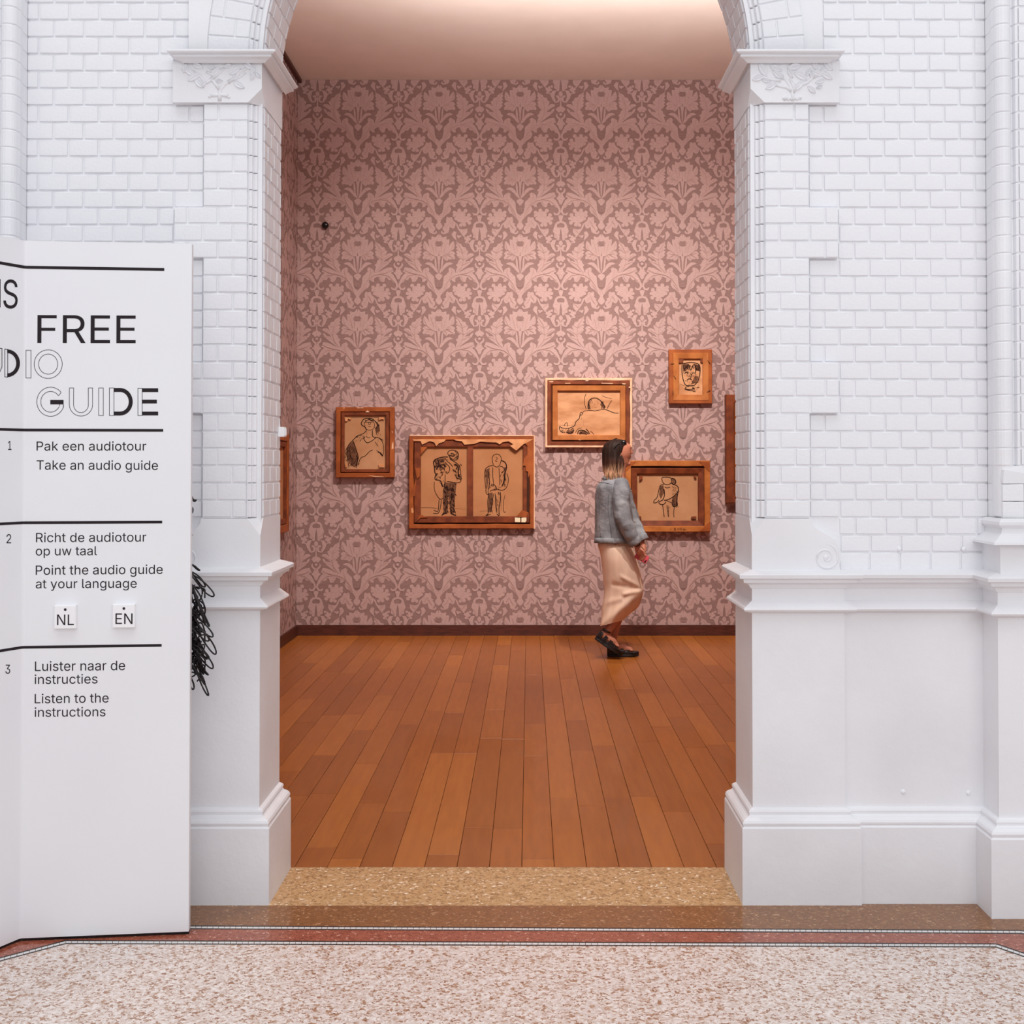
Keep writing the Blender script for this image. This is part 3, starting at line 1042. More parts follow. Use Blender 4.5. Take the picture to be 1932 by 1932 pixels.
for ln in (outer, inner):
    flat('grout_bed', ln + offs(ln, SW)[::-1], M['grout'], -.0012)
    for d0, d1, m, st in ((.0008, .0088, 'black_tess', .0185), (.0098, .0236, 'white_tess', .0185), (.0246, .0328, 'black_tess', .0185)):
        A_, B_ = offs(ln, d0), offs(ln, d1)
        mb = MB()
        for i in range(len(ln) - 1):
            L_ = math.hypot(A_[i + 1][0] - A_[i][0], A_[i + 1][1] - A_[i][1])
            nseg = max(1, int(L_ / st))
            for q in range(nseg):
                t0, t1 = (q + .04) / nseg, (q + .95 + rp.uniform(-.02, .02)) / nseg
                c = [tuple(P0[i][c_] + (P0[i + 1][c_] - P0[i][c_]) * t for c_ in (0, 1)) for P0, t in ((A_, t0), (A_, t1), (B_, t1), (B_, t0))]
                mb.prism_z(c[::-1], -.006, 0.0)
        o = mb.build('tessera_row', M[m], fl)
        o['kind'] = 'stuff'
# ================================================================ THINGS
# ---------------------------------------------------------------- folded sign board
_g = ground(356, 1757.5, .010)
SR = Vector((_g[0], _g[1], 0))
_g = ground(38, 1770.5, .010)
SF = Vector((_g[0], _g[1], 0))
_g = ground(0, 1786.5, .010)
SL0 = Vector((_g[0], _g[1], 0))
WT = (SL0 - SF).normalized()
SL = SF + WT * 0.5
ZT = at(361, 460, SR.y).z
sign = empty('information_sign', (SF.x, SF.y, 0))
thing(sign, 'tall folded white information board printed with audio guide instructions, standing before the left pillar', 'sign')

class Plane:
    """vertical sign face: s runs along it, z up"""
    def __init__(self, o, t):
        self.o, self.t = Vector((o.x, o.y, 0)), Vector((t.x, t.y, 0)).normalized()
        self.n = Vector((self.t.y, -self.t.x, 0))      # towards the hall
        if self.n.y > 0:
            self.n = -self.n
    def hit(self, px, py):
        d = ray(px, py)
        c = Vector((0, 0, CAMZ))
        k = (self.o - c).dot(self.n) / d.dot(self.n)
        p = c + d * k
        return ((p - self.o).dot(self.t), p.z)
    def pt(self, s, z, off=0.0):
        p = self.o + self.t * s + self.n * off
        return (p.x, p.y, z)
PR = Plane(SF, SR - SF)
PL = Plane(SF, -WT)              # s is negative on the wing
BOARD_T = 0.03
# board: front follows the slightly rounded fold
lenR = (SR - SF).length
front = []
def qb(t):
    a, b, c = SF + WT * .008, SF, SF + (SR - SF).normalized() * .008
    return a * (1 - t) ** 2 + b * 2 * t * (1 - t) + c * t * t
front = [SL] + [qb(i / 8) for i in range(9)] + [SR]
nL = PL.n
nR = PR.n
def nrm(i):
    return nL if i <= 4 else nR
back = [p - (nL if i < 5 else nR) * BOARD_T for i, p in enumerate(front)]
back[1:10] = [p - (nL + nR).normalized() * BOARD_T for p in front[1:10]]
mb = MB()
e = .0015
poly = [(p.x, p.y) for p in front] + [(p.x, p.y) for p in back[::-1]]
mb.prism_z(poly, .010, ZT)
o = mb.build('board', M['sign'], None)
def adopt(o, parent):
    o.parent = parent
    o.matrix_parent_inverse = Matrix.Translation(parent.location).inverted()
    return o
adopt(o, sign)
mb = MB()
pf = [(p.x - (0 if i else 0), p.y + .006) for i, p in enumerate(front)]
inner_f = [p - ((nL if i < 5 else nR) * .006) for i, p in enumerate(front)]
inner_b = [p - ((nL if i < 5 else nR) * (BOARD_T - .006)) for i, p in enumerate(front)]
mb.prism_z([(p.x, p.y) for p in inner_f] + [(p.x, p.y) for p in inner_b[::-1]], 0, .0105)
adopt(mb.build('shadow_gap_strip', M['black_plastic'], None), sign)  # black strip put in for the dark shadow gap below the board

LIFT = .0006
def rule(pts, th, name='printed_rule'):
    """line through photo points lying on the folded board"""
    mb = MB()
    q = []
    for (px, py) in pts:
        s, z = PR.hit(px, py)
        if s < 0:
            s, z = PL.hit(px, py)
            q.append((PL, s, z))
        else:
            q.append((PR, s, z))
    rows = []
    # insert points around the rounded fold
    out = []
    for (a, b) in zip(q[:-1], q[1:]):
        out.append(a)
        if a[0] is PL and b[0] is PR:
            d = (b[1] - a[1])
            zf = a[2] + (b[2] - a[2]) * (-a[1]) / d
            out.append(('F', zf))
    out.append(q[-1])
    for it in out:
        if it[0] == 'F':
            for i in range(1, 8):
                p = qb(i / 8)
                n_ = (nL * (1 - i / 8) + nR * i / 8).normalized()
                p = p + n_ * LIFT
                rows.append([(p.x, p.y, it[1] - th / 2), (p.x, p.y, it[1] + th / 2)])
        else:
            s = it[1]
            if abs(s) < .0085:
                s = .0085 if s > 0 else -.0085
            rows.append([it[0].pt(s, it[2] - th / 2, LIFT), it[0].pt(s, it[2] + th / 2, LIFT)])
    mb.grid(rows)
    return adopt(mb.build(name, M['ink'], None, fix=False), sign)

# rules: the wing is outside the frame beyond px 0, where they run on level
rule([(-60, 478), (0, 496), (310, 508.5)], .0095)
rule([(-60, 812), (0, 810), (308, 812)], .0085)
rule([(-60, 992), (0, 988.5), (306, 985)], .0085)
rule([(-60, 1243), (0, 1228), (305, 1217.5)], .0085)

import os
FONT = None
try:
    _p = os.path.join(bpy.utils.system_resource('DATAFILES'), 'fonts', 'Inter.woff2')
    if os.path.exists(_p):
        FONT = bpy.data.fonts.load(_p)
except Exception:
    FONT = None

def text_groups(txt, bold):
    """text to flat filled meshes; overlapping contours of one glyph are filled apart"""
    cu = bpy.data.curves.new('lettering', 'FONT')
    if FONT:
        cu.font = FONT
    cu.body = txt
    cu.size = 1.0
    cu.offset = bold
    o = bpy.data.objects.new('lettering', cu)
    COL.objects.link(o)
    dg = bpy.context.evaluated_depsgraph_get()
    c2 = o.evaluated_get(dg).to_curve(dg)
    polys = []
    for sp in c2.splines:
        bp = list(sp.bezier_points)
        pts = []
        if not bp:
            pts = [(p.co.x, p.co.y) for p in sp.points]
        for i in range(len(bp)):
            a, b = bp[i], bp[(i + 1) % len(bp)]
            p0, p1, p2, p3 = a.co, a.handle_right, b.handle_left, b.co
            straight = (p1 - p0).length < 1e-5 and (p3 - p2).length < 1e-5
            m = 1 if straight or a.handle_right_type == 'VECTOR' and b.handle_left_type == 'VECTOR' else 6
            for k in range(m):
                t = k / m
                q = p0 * (1 - t) ** 3 + p1 * 3 * t * (1 - t) ** 2 + p2 * 3 * t * t * (1 - t) + p3 * t ** 3
                pts.append((q.x, q.y))
        if len(pts) > 2:
            polys.append(pts)
    bpy.data.objects.remove(o)
    # constrained triangulation, then keep what the non-zero winding rule fills
    from mathutils.geometry import delaunay_2d_cdt
    cells = []
    for p in polys:                 # contours grouped by overlapping x range (one group per glyph)
        x0, x1 = min(q[0] for q in p), max(q[0] for q in p)
        hit = [c for c in cells if c[0] < x1 and c[1] > x0]
        new = [x0, x1, [p]]
        for c in hit:
            new = [min(new[0], c[0]), max(new[1], c[1]), new[2] + c[2]]
            cells.remove(c)
        cells.append(new)
    res = []
    for x0, x1, ps in cells:
        vs, es = [], []
        for p in ps:
            n0 = len(vs)
            vs += [Vector(q) for q in p]
            es += [(n0 + i, n0 + (i + 1) % len(p)) for i in range(len(p))]
        vo, eo, fo, _, _, _ = delaunay_2d_cdt(vs, es, [], 0, 1e-6)
        keep = []
        for f in fo:
            c = sum((Vector(vo[i]) for i in f), Vector((0, 0))) / len(f)
            w = 0
            for p in ps:
                for i in range(len(p)):
                    (ax, ay), (bx, by) = p[i], p[(i + 1) % len(p)]
                    if (ay > c.y) != (by > c.y) and c.x < (bx - ax) * (c.y - ay) / (by - ay) + ax:
                        w += 1 if by > ay else -1
            if w:
                keep.append(tuple(f))
        res.append(([(v[0], v[1]) for v in vo], keep))
    return res
_cap = [max(y for _, y in text_groups('H', 0.0)[0][0])]

def lettering(txt, px0, px1, ybase, ytop, plane=None, slope=0.0, m='ink', off=LIFT, bold=0.0):
    """set words on the board: from px0 to px1, baseline ybase and cap top ytop (photo pixels)"""
    plane = plane or PR
    s0, z0 = plane.hit(px0, ybase)
    s1, zz1 = plane.hit(px1, ybase - slope)
    _, zt = plane.hit(px0, ytop)
    G = text_groups(txt, bold)
    xs = [x for v, f in G for x, y in v]
    x0, x1 = min(xs), max(xs)
    sx = (s1 - s0) / (x1 - x0)
    sz = (zt - z0) / _cap[0]
    mb = MB()
    for i, (v, f) in enumerate(G):
        mb.add([plane.pt(s0 + (x - x0) * sx, z0 + y * sz + (zz1 - z0) * (x - x0) / (x1 - x0), off + (i % 3) * .00003) for x, y in v], f)
    return adopt(mb.build('lettering', M[m], None, fix=False), sign)

def outline(pts, th=.0016, closed=True, plane=None, fill=False):
    plane = plane or PR
    q = [plane.hit(*p) for p in pts]
    mb = MB()
    if fill:
        mb.add([plane.pt(s, z, LIFT) for s, z in q], [tuple(range(len(q)))])
    else:
        n = len(q)
        rows = []
        for i in range(n + (1 if closed else 0)):
            a, b, c = q[(i - 1) % n], q[i % n], q[(i + 1) % n]
            if not closed:
                a = q[max(i - 1, 0)]; c = q[min(i + 1, n - 1)]
            d0 = Vector((b[0] - a[0], b[1] - a[1])); d1 = Vector((c[0] - b[0], c[1] - b[1]))
            if d0.length < 1e-9: d0 = d1
            if d1.length < 1e-9: d1 = d0
            d0.normalize(); d1.normalize()
            n0, n1 = Vector((-d0.y, d0.x)), Vector((-d1.y, d1.x))
            k = max(1 + n0.dot(n1), .5)
            m = (n0 + n1) / k * th / 2
            rows.append([plane.pt(b[0] - m.x, b[1] - m.y, LIFT), plane.pt(b[0] + m.x, b[1] + m.y, LIFT)])
        mb.grid(rows)
    return adopt(mb.build('lettering', M['ink'], None, fix=False), sign)

def arcp(cx, cy, rx, ry, a0, a1, n=28):
    return [(cx + rx * math.cos(math.radians(a0 + (a1 - a0) * i / n)), cy - ry * math.sin(math.radians(a0 + (a1 - a0) * i / n))) for i in range(n + 1)]
T = [('Pak een audiotour', 69, 276, 850, 833, 0), ('Take an audio guide', 69, 298, 886, 868.5, -.5), ('Richt de audiotour', 68, 276, 1023, 1005.5, 1),
     ('op uw taal', 67.5, 183, 1048, 1031, .5), ('Point the audio guide', 67.5, 307, 1084.5, 1067, 1.5), ('at your language', 67.5, 258, 1110, 1093, 1),
     ('Luister naar de', 66, 236, 1266, 1248, 1.5), ('instructies', 65.5, 184, 1290.5, 1273, 1), ('Listen to the', 65.5, 205, 1327, 1309.5, 1.5), ('instructions', 65.5, 199, 1352.5, 1335, 1)]
for t, a, b, yb_, yt_, sl_ in T:
    lettering(t, a, b, yb_, yt_, slope=sl_ * 1.2)
lettering('FREE', 70.5, 256, 647, 594.5, slope=-.5)
lettering('S', 6, 33, 581.5, 527.5, plane=PL)
outline([(-4, 526), (.8, 526.6), (.8, 580), (-4, 580)], plane=PL, fill=True)
lettering('1', 15, 21.5, 849, 832, plane=PL)
lettering('2', 12, 21, 1025, 1008, plane=PL)
lettering('3', 10, 19, 1271, 1254, plane=PL)

# GUIDE: outlined letters, partly filled
outline(arcp(95.5, 758, 26, 27.5, 40, 340, 40) + [(119.5, 756), (119.5, 757)] , closed=False)
outline(arcp(95.5, 758, 18.5, 19.5, 36, 333, 34), closed=False)
outline([(115.4, 740.4), (110.6, 746.6)], closed=False)
outline([(95, 754.5), (119.5, 754.5), (119.5, 763), (95, 763)], fill=True)
outline([(119.5, 755), (119.5, 770)], closed=False)
outline([(112.5, 763), (112.5, 766)], closed=False)
outline([(131, 732), (139, 732)] + arcp(152.8, 763, 14, 15.5, 180, 360, 16) + [(166.6, 732), (174.8, 732)] + arcp(152.9, 763, 22, 22, 0, -180, 20))
outline([(186.2, 732), (195, 732), (195, 784), (186.2, 784)])
outline([(206.5, 732), (215, 732), (215, 784), (206.5, 784)])
def dshape(x0, x1, yt, yb, th):
    h = (yb - yt) / 2
    cy = (yt + yb) / 2
    xc = x1 - h * .92
    o_ = [(x0, yt)] + arcp(xc, cy, x1 - xc, h, 90, -90, 18) + [(x0, yb)]
    i_ = [(x0, yb - th)] + arcp(xc, cy, x1 - xc - th, h - th, -90, 90, 18) + [(x0, yt + th)]
    return o_, i_
def band(a, b, plane=None):
    plane = plane or PR
    mb = MB()
    b = b[::-1]
    rows = [[plane.pt(*plane.hit(*p), LIFT), plane.pt(*plane.hit(*q), LIFT)] for p, q in zip(a, b)]
    mb.grid(rows)
    return adopt(mb.build('lettering', M['ink'], None, fix=False), sign)
band(*dshape(215, 250.5, 732, 784, 7.5))
outline([(260.2, 732.5), (268.3, 732.5), (268.3, 784), (260.2, 784)])
for y in (732.5, 754, 776.6):
    outline([(268.3, y), (298.5 if y != 754 else 296, y), (298.5 if y != 754 else 296, y + 7.2), (268.3, y + 7.2)], fill=True)
# AUDIO
outline(arcp(91, 687, 26.5, 27, 0, 359, 40))
outline(arcp(91, 687, 18, 19, 0, 359, 34))
outline([(49, 661), (58.5, 661), (58.5, 713), (49, 713)])
outline([(9, 658.5), (14.5, 659.2), (14.5, 711.5), (9, 711)], plane=PL, th=.0022)
band(*dshape(14.5, 37.5, 659.2, 711.5, 7), plane=PL)
outline([(-14, 656), (-9, 656), (-9, 690), (-5, 704), (-1, 690), (-1, 657), (3.6, 657.6), (3.6, 692), (-5, 712), (-14, 692)], plane=PL, th=.0022)

# two raised language tiles
for t, x0, x1, y0, y1, tx0, tx1, lb in (('NL', 105.5, 146.5, 1140.5, 1185, 111.5, 143, 'Dutch'), ('EN', 215, 257, 1138.5, 1183, 221, 253, 'English')):
    s0, za = PR.hit(x0, y1)
    s1, zb_ = PR.hit(x1, y0)
    mb = MB()
    e = .002
    def R(s0, s1, z0, z1, off):
        return [PR.pt(s0, z0, off), PR.pt(s1, z0, off), PR.pt(s1, z1, off), PR.pt(s0, z1, off)]
    rows = [R(s0, s1, za, zb_, -.001), R(s0, s1, za, zb_, .020), R(s0 + e, s1 - e, za + e, zb_ - e, .022)]
    mb.grid(rows, True)
    mb.add(rows[-1], [(0, 1, 2, 3)])
    ti = adopt(mb.build('language_tile', M['tile'], None), sign)
    o = lettering(t, tx0, tx1, y1 - 7.5, y1 - 27.3, off=.0228)
    adopt(o, sign)
    dx = (x0 + x1) / 2
    mb = MB()
    s, z = PR.hit(dx + .8, y0 + 8)
    mb.add([PR.pt(s + .0042 * math.cos(k * PI / 8), z + .0042 * math.sin(k * PI / 8), .0228) for k in range(16)], [tuple(range(16))])
    adopt(mb.build('lettering', M['ink'], None, fix=False), sign)

# ---------------------------------------------------------------- tangle of black cords behind the sign
def bez(p, n=26):
    """closed or open catmull-rom through p"""
    out = []
    for i in range(len(p) - 1):
        a, b, c, d = p[max(i - 1, 0)], p[i], p[i + 1], p[min(i + 2, len(p) - 1)]
        for k in range(n):
            t = k / n
            out.append(.5 * ((2 * b) + (c - a) * t + (2 * a - 5 * b + 4 * c - d) * t * t + (3 * b - a - 3 * c + d) * t ** 3))
    out.append(p[-1])
    return out
YCORD = SR.y + .075
def cp(x, y, dy=0.0):
    return at(345 + x / 4.83, 920 + y / 4.83, YCORD + dy)
rc = random.Random(11)
mb = MB()
loops = [((60, 780), (285, 985), 62), ((70, 760), (205, 900), 40), ((70, 700), (155, 750), 10), ((60, 860), (195, 1095), 46), ((80, 900), (240, 1265), 16), ((90, 900), (205, 1245), 12),
         ((70, 1120), (270, 1360), 60), ((90, 1180), (295, 1520), 62), ((60, 1350), (268, 1650), 64), ((60, 1500), (235, 1893), 34), ((50, 1560), (200, 1800), 16), ((30, 1640), (90, 1840), 40),
         ((60, 1400), (220, 1560), 48), ((70, 1260), (240, 1390), 50), ((90, 1380), (235, 1560), 36), ((40, 1040), (150, 1330), 40), ((40, 1500), (232, 1705), 14),
         ((60, 1300), (190, 1700), 20), ((60, 1320), (175, 1690), 26), ((40, 800), (130, 1090), 30)]
for (a, b, wd) in loops:
    A_, B_ = Vector(a), Vector(b)
    d = (B_ - A_).normalized()
    nn = Vector((-d.y, d.x))
    Lg = (B_ - A_).length
    z0 = rc.uniform(-.03, .03)
    P3 = []
    ph_ = rc.uniform(0, 6)
    for k in range(37):
        t = 2 * PI * k / 36
        al = (1 - math.cos(t)) / 2
        ac = math.sin(t) * al ** .55 * wd * .62 + math.sin(al * 5 + ph_) * 5
        q = A_ + d * Lg * al + nn * ac
        P3.append(cp(q.x, q.y, z0 + .008 * math.sin(t * 2 + ph_)))
    mb.tube(P3, .0027, 6, caps=False)
for i in range(60):                                   # the knotted thick of it
    y0 = rc.uniform(880, 1640)
    cx_ = 60 + (y0 - 900) * .08 + rc.uniform(-60, 50)
    pts2 = []
    x, y = cx_, y0
    for k in range(6):
        pts2.append(cp(max(-60, min(x, 200)), y, rc.uniform(-.03, .03)))
        x += rc.uniform(-60, 60)
        y += rc.uniform(-20, 75)
    mb.tube(bez(pts2, 6), .0027, 5)
for pts2 in ([(60, 55), (85, 85), (100, 118), (125, 112)], [(60, 160), (88, 185), (88, 225), (62, 245)], [(62, 380), (72, 405), (84, 436)]):
    mb.tube(bez([cp(*p) for p in pts2], 6), .0025, 6)
mb.ball(cp(106, 118), .0065, .006, .005)
mb.ball(cp(78, 432), .004, .004, .004)
# the rail they hang from, fixed to the back of the sign
o = mb.build('cord_bundle', M['cord'], None, smooth=True)
o['kind'] = 'stuff'
thing(o, 'tangled bundle of thin black cords hanging behind the edge of the white sign', 'cords')
mb = MB()
for zz in (cp(0, 60).z, cp(0, 600).z):
    p = PR.pt(lenR - .16, zz, -BOARD_T + .002)
    q = PR.pt(lenR - .16, zz + .02, -BOARD_T - .09)
    mb.tube([p, PR.pt(lenR - .16, zz, -BOARD_T - .06), q], .006, 8)
    mb.tube([PR.pt(lenR - .16, zz, -BOARD_T - .045), cp(-30, 60 if zz > 1.5 else 700)], .003, 6)
adopt(mb.build('hook', M['black_plastic'], None, smooth=True), sign)

# ---------------------------------------------------------------- small fittings
p = at(614.5, 426, YG)
mb = MB()
mb.ball((0, -.022, 0), .031, .026, .031, 20, 12)
mb.tube([(0, .0, 0), (0, -.02, 0)], .024, 16)
o = mb.build('wall_sensor', M['black_plastic'], None, smooth=True, loc=(p.x, YG - .0015, p.z))
thing(o, 'small round black sensor dome on damask wallpaper, high left of the pictures', 'sensor')
p = at(533, 815, YB - .012)
mb = MB()
mb.box(-.012, .012, -.02, .016, -.018, .018)
mb.box(-.004, .016, -.014, .010, -.013, .013)
o = mb.build('door_sensor', M['tile'], None, loc=(CX - UJ + .009, YB - .015, p.z))
thing(o, 'tiny white sensor box fixed to the back edge of the left jamb', 'sensor')

# ---------------------------------------------------------------- pictures
def rail_ring(parent, x0, x1, z0, z1, w, yb, yf, m, name='frame_rail', bev=.004, to=None, jag=0.0, rr=None, slope=0.0):
    """four mitred rails; outer rectangle x0..x1, z0..z1, width w; yb back, yf front face. slope: inner edge set back"""
    out = []
    for k in range(4):
        if k == 0: O, I = [(x0, z0), (x1, z0)], [(x0 + w, z0 + w), (x1 - w, z0 + w)]
        if k == 1: O, I = [(x1, z0), (x1, z1)], [(x1 - w, z0 + w), (x1 - w, z1 - w)]
        if k == 2: O, I = [(x1, z1), (x0, z1)], [(x1 - w, z1 - w), (x0 + w, z1 - w)]
        if k == 3: O, I = [(x0, z1), (x0, z0)], [(x0 + w, z1 - w), (x0 + w, z0 + w)]
        mb = MB(to)
        n = 7 if jag else 1
        rows = []
        for i in range(n + 1):
            t = i / n
            def L2(P): return (P[0][0] + (P[1][0] - P[0][0]) * t, P[0][1] + (P[1][1] - P[0][1]) * t)
            o_, i_ = L2(O), L2(I)
            if jag and 0 < i < n:
                j = rr.uniform(-jag, jag)
                i_ = (i_[0] + j * (1 if k in (1, 3) else 0), i_[1] + j * (1 if k in (0, 2) else 0))
            dx, dz = i_[0] - o_[0], i_[1] - o_[1]
            f = bev / w
            rows.append([(o_[0], yb, o_[1]), (o_[0], yf + bev, o_[1]), (o_[0] + dx * f, yf, o_[1] + dz * f), (i_[0] - dx * f, yf + slope, i_[1] - dz * f), (i_[0], yf + slope + bev, i_[1]), (i_[0], yb, i_[1])])
        mb.grid(rows, True, True)
        out.append(mb.build(name, m, parent))
    return out

def ribbon(mb, pts, wd, y, to):
    rows = []
    n = len(pts)
    for i in range(n):
        a, b = pts[max(i - 1, 0)], pts[min(i + 1, n - 1)]
        d = Vector((b[0] - a[0], b[1] - a[1]))
        if d.length < 1e-9:
            d = Vector((1, 0))
        d.normalize()
        w = wd * (.35 if i in (0, n - 1) else 1) / 2
        rows.append([to(pts[i][0] - d.y * w, pts[i][1] + d.x * w, y), to(pts[i][0] + d.y * w, pts[i][1] - d.x * w, y)])
    mb.grid(rows)

def spline2(pts, n=5):
    p = [Vector(q) for q in pts]
    if len(p) < 3:
        return [tuple(q) for q in p]
    return [tuple(q) for q in bez(p, n)]

def drawing(parent, yc, scale, ox, oy, strokes, washes=(), hatch=(), seed=1):
    """strokes in zoom-crop pixels; plane at depth yc just in front of the canvas"""
    rd = random.Random(seed)
    lay = [0]
    def to(px, py, y):
        return at(ox + px / scale, oy + py / scale, y)
    for i, w in enumerate(washes):
        mbw = MB()
        mbw.add([to(x, y, yc - .0002 - i * .00002) for x, y in w], [tuple(range(len(w)))])
        mbw.build('drawn_wash', M['wash'], parent, fix=False)
    mb = MB()
    i = 0
    for wd, pts in strokes:
        ribbon(mb, spline2(pts), wd, yc - .0010 - i * .00002, to)
        i += 1
    for (x0, y0, x1, y1, n, ang, ln, wd) in hatch:
        for k in range(n):
            x, y = rd.uniform(x0, x1), rd.uniform(y0, y1)
            a = math.radians(ang + rd.uniform(-35, 35))
            l = ln * rd.uniform(.5, 1.2)
            c = rd.uniform(-.2, .2) * l
            ribbon(mb, [(x, y), (x + math.cos(a) * l / 2 + c * math.sin(a), y + math.sin(a) * l / 2 - c * math.cos(a)), (x + math.cos(a) * l, y + math.sin(a) * l)], wd * rd.uniform(.6, 1.3), yc - .0010 - i * .00002, to)
            i += 1
    o = mb.build('charcoal_drawing', M['pencil'], parent, fix=False)
    o['kind'] = 'stuff'
    return o

def pbox(name, m, parent, scale, ox, oy, x0, x1, y0, y1, yb, yf):
    """box from crop pixels on the wall"""
    a, b = at(ox + x0 / scale, oy + y1 / scale, yf), at(ox + x1 / scale, oy + y0 / scale, yf)
    mb = MB()
    mb.box(a.x, b.x, yf, yb, a.z, b.z)
    return mb.build(name, m, parent)

def flap(name, m, parent, scale, ox, oy, pts, yb, yf, lift=None):
    mb = MB()
    q = [at(ox + x / scale, oy + y / scale, yf) for x, y in pts]
    mb.prism([(p.x, p.z) for p in q], yf, yb)
    return mb.build(name, m, parent)

def rect(px0, py0, px1, py1, yf):
    a, b = at(px0, py1, yf), at(px1, py0, yf)
    return a.x, b.x, a.z, b.z
GRP = 'framed works hung on the damask wall'
def picture(name, label, px0, py0, px1, py1, depth=.05):
    yf = YG - depth
    x0, x1, z0, z1 = rect(px0, py0, px1, py1, yf)
    e = thing(empty(name, (0, 0, 0)), label, 'picture', GRP)
    return e, x0, x1, z0, z1, yf

rj = random.Random(5)
# --- 1 portrait of a draped woman
s_, ox, oy = 9.66, 600, 740
e, x0, x1, z0, z1, yf = picture('framed_picture', 'small upright wooden picture with a sketch of a draped woman, leftmost on the damask wall', 633.3, 768, 743.7, 901, .065)
yb = YG - .002
rail_ring(e, x0, x1, z0, z1, .040, yb, yf, M['wood'], jag=.0015, rr=rj)
rail_ring(e, x0 + .044, x1 - .044, z0 + .044, z1 - .044, .030, yb - .01, yf + .006, M['wood2'], 'stretcher_bar', jag=.001, rr=rj)
yc = yf + .030
pbox('canvas', M['canvas'], e, s_, ox, oy, 420, 1290, 380, 1460, yb - .005, yc)
pbox('frame_back', M['joint'], e, s_, ox, oy, 360, 1350, 320, 1500, yb, yb - .008)
for pts in ([(485, 455), (600, 465), (598, 505), (545, 478), (535, 528), (495, 528)], [(1110, 455), (1208, 455), (1200, 500), (1165, 490), (1112, 508)],
            [(498, 1305), (545, 1302), (525, 1370), (500, 1365)], [(1112, 1310), (1205, 1302), (1212, 1372), (1115, 1368)]):
    flap('corner_wedge', M['flap'], e, s_, ox, oy, pts, yc, yf + .012)
for pts in ([(858, 365), (905, 330), (940, 365)], [(455, 283), (485, 278), (490, 292), (460, 298)], [(700, 280), (830, 278), (825, 292), (720, 292)], [(900, 1512), (1060, 1530), (1200, 1538), (1190, 1546), (1020, 1540)],
            [(1350, 940), (1372, 900), (1375, 1030), (1340, 1035)], [(1340, 700), (1360, 720), (1362, 750)]):
    flap('paint_chip', M['gesso'], e, s_, ox, oy, pts, yf + .001, yf - .0012)
S = [(16, [(880, 690), (860, 640), (800, 600), (790, 560), (830, 495), (900, 478), (985, 485), (1040, 530), (1085, 570), (1110, 620)]), (10, [(850, 590), (860, 650), (900, 685), (960, 690), (1010, 665), (1028, 600), (1010, 540), (930, 500), (850, 550), (850, 590)]),
     (9, [(850, 548), (900, 545), (1000, 550)]), (8, [(915, 560), (940, 545), (960, 575), (930, 590), (915, 560)]), (9, [(918, 628), (940, 622), (962, 632)]), (12, [(885, 690), (890, 780)]), (14, [(990, 690), (995, 800), (1030, 820), (1100, 830), (1190, 880)]),
     (13, [(880, 700), (830, 750), (720, 800), (640, 870), (560, 960), (500, 1080)]), (12, [(840, 790), (840, 860), (900, 920), (990, 880), (1060, 820)]), (9, [(870, 800), (920, 830), (960, 825)]), (14, [(640, 880), (680, 1000), (720, 1120), (740, 1230)]),
     (12, [(1000, 1050), (940, 1080), (860, 1160), (780, 1200), (730, 1320)]), (10, [(1060, 1060), (1110, 1090), (1160, 1150), (1190, 1130)]), (9, [(1100, 850), (1080, 980)]), (10, [(1110, 830), (1180, 920), (1195, 1060), (1190, 1140)]),
     (22, [(1090, 1090), (1140, 1110), (1180, 1170)]), (20, [(700, 1150), (720, 1230), (700, 1340)]), (9, [(540, 1000), (530, 1100), (550, 1230)]), (9, [(600, 960), (570, 1060), (600, 1180), (640, 1230)]), (12, [(1030, 520), (1090, 580), (1060, 660), (1030, 640)]),
     (8, [(860, 900), (900, 925), (960, 900), (1000, 870)]), (8, [(1040, 900), (1070, 950), (1100, 985)])]
drawing(e, yc, s_, ox, oy, S, washes=[[(560, 960), (640, 890), (690, 1010), (730, 1150), (720, 1340), (660, 1370), (560, 1290), (505, 1120)], [(1040, 540), (1110, 590), (1130, 700), (1060, 760), (1040, 680), (1075, 600)]],
        hatch=[(500, 980, 690, 1330, 55, 100, 60, 9), (830, 490, 1000, 520, 8, 20, 50, 12), (1040, 560, 1130, 760, 12, 80, 60, 6), (700, 780, 860, 880, 14, 130, 50, 7), (700, 1260, 780, 1350, 6, 110, 60, 9)], seed=2)

# --- 2 double figure panel with torn edges
s_, ox, oy = 6.9, 750, 800
e, x0, x1, z0, z1, yf = picture('framed_picture', 'wide wooden picture with torn canvas edges and two standing pairs beside a central bar', 771.5, 821.5, 1008.5, 997.5, .06)
rail_ring(e, x0, x1, z0, z1, .040, yb, yf, M['wood'], jag=.004, rr=rj)
rail_ring(e, x0 + .043, x1 - .043, z0 + .05, z1 - .043, .058, yb - .012, yf + .010, M['wood2'], 'stretcher_bar')
yc = yf + .034
pbox('canvas', M['canvas2'], e, s_, ox, oy, 240, 1680, 240, 1260, yb - .004, yc)
pbox('frame_back', M['joint'], e, s_, ox, oy, 180, 1740, 200, 1330, yb, yb - .006)
pbox('centre_bar', M['wood2'], e, s_, ox, oy, 910, 984, 300, 1215, yc + .002, yf + .014)
pbox('frame_edge', M['gesso'], e, s_, ox, oy, 158, 1785, 144, 158, yb, yf - .003)
pbox('frame_edge', M['gesso'], e, s_, ox, oy, 1774, 1787, 158, 1365, yb, yf - .003)
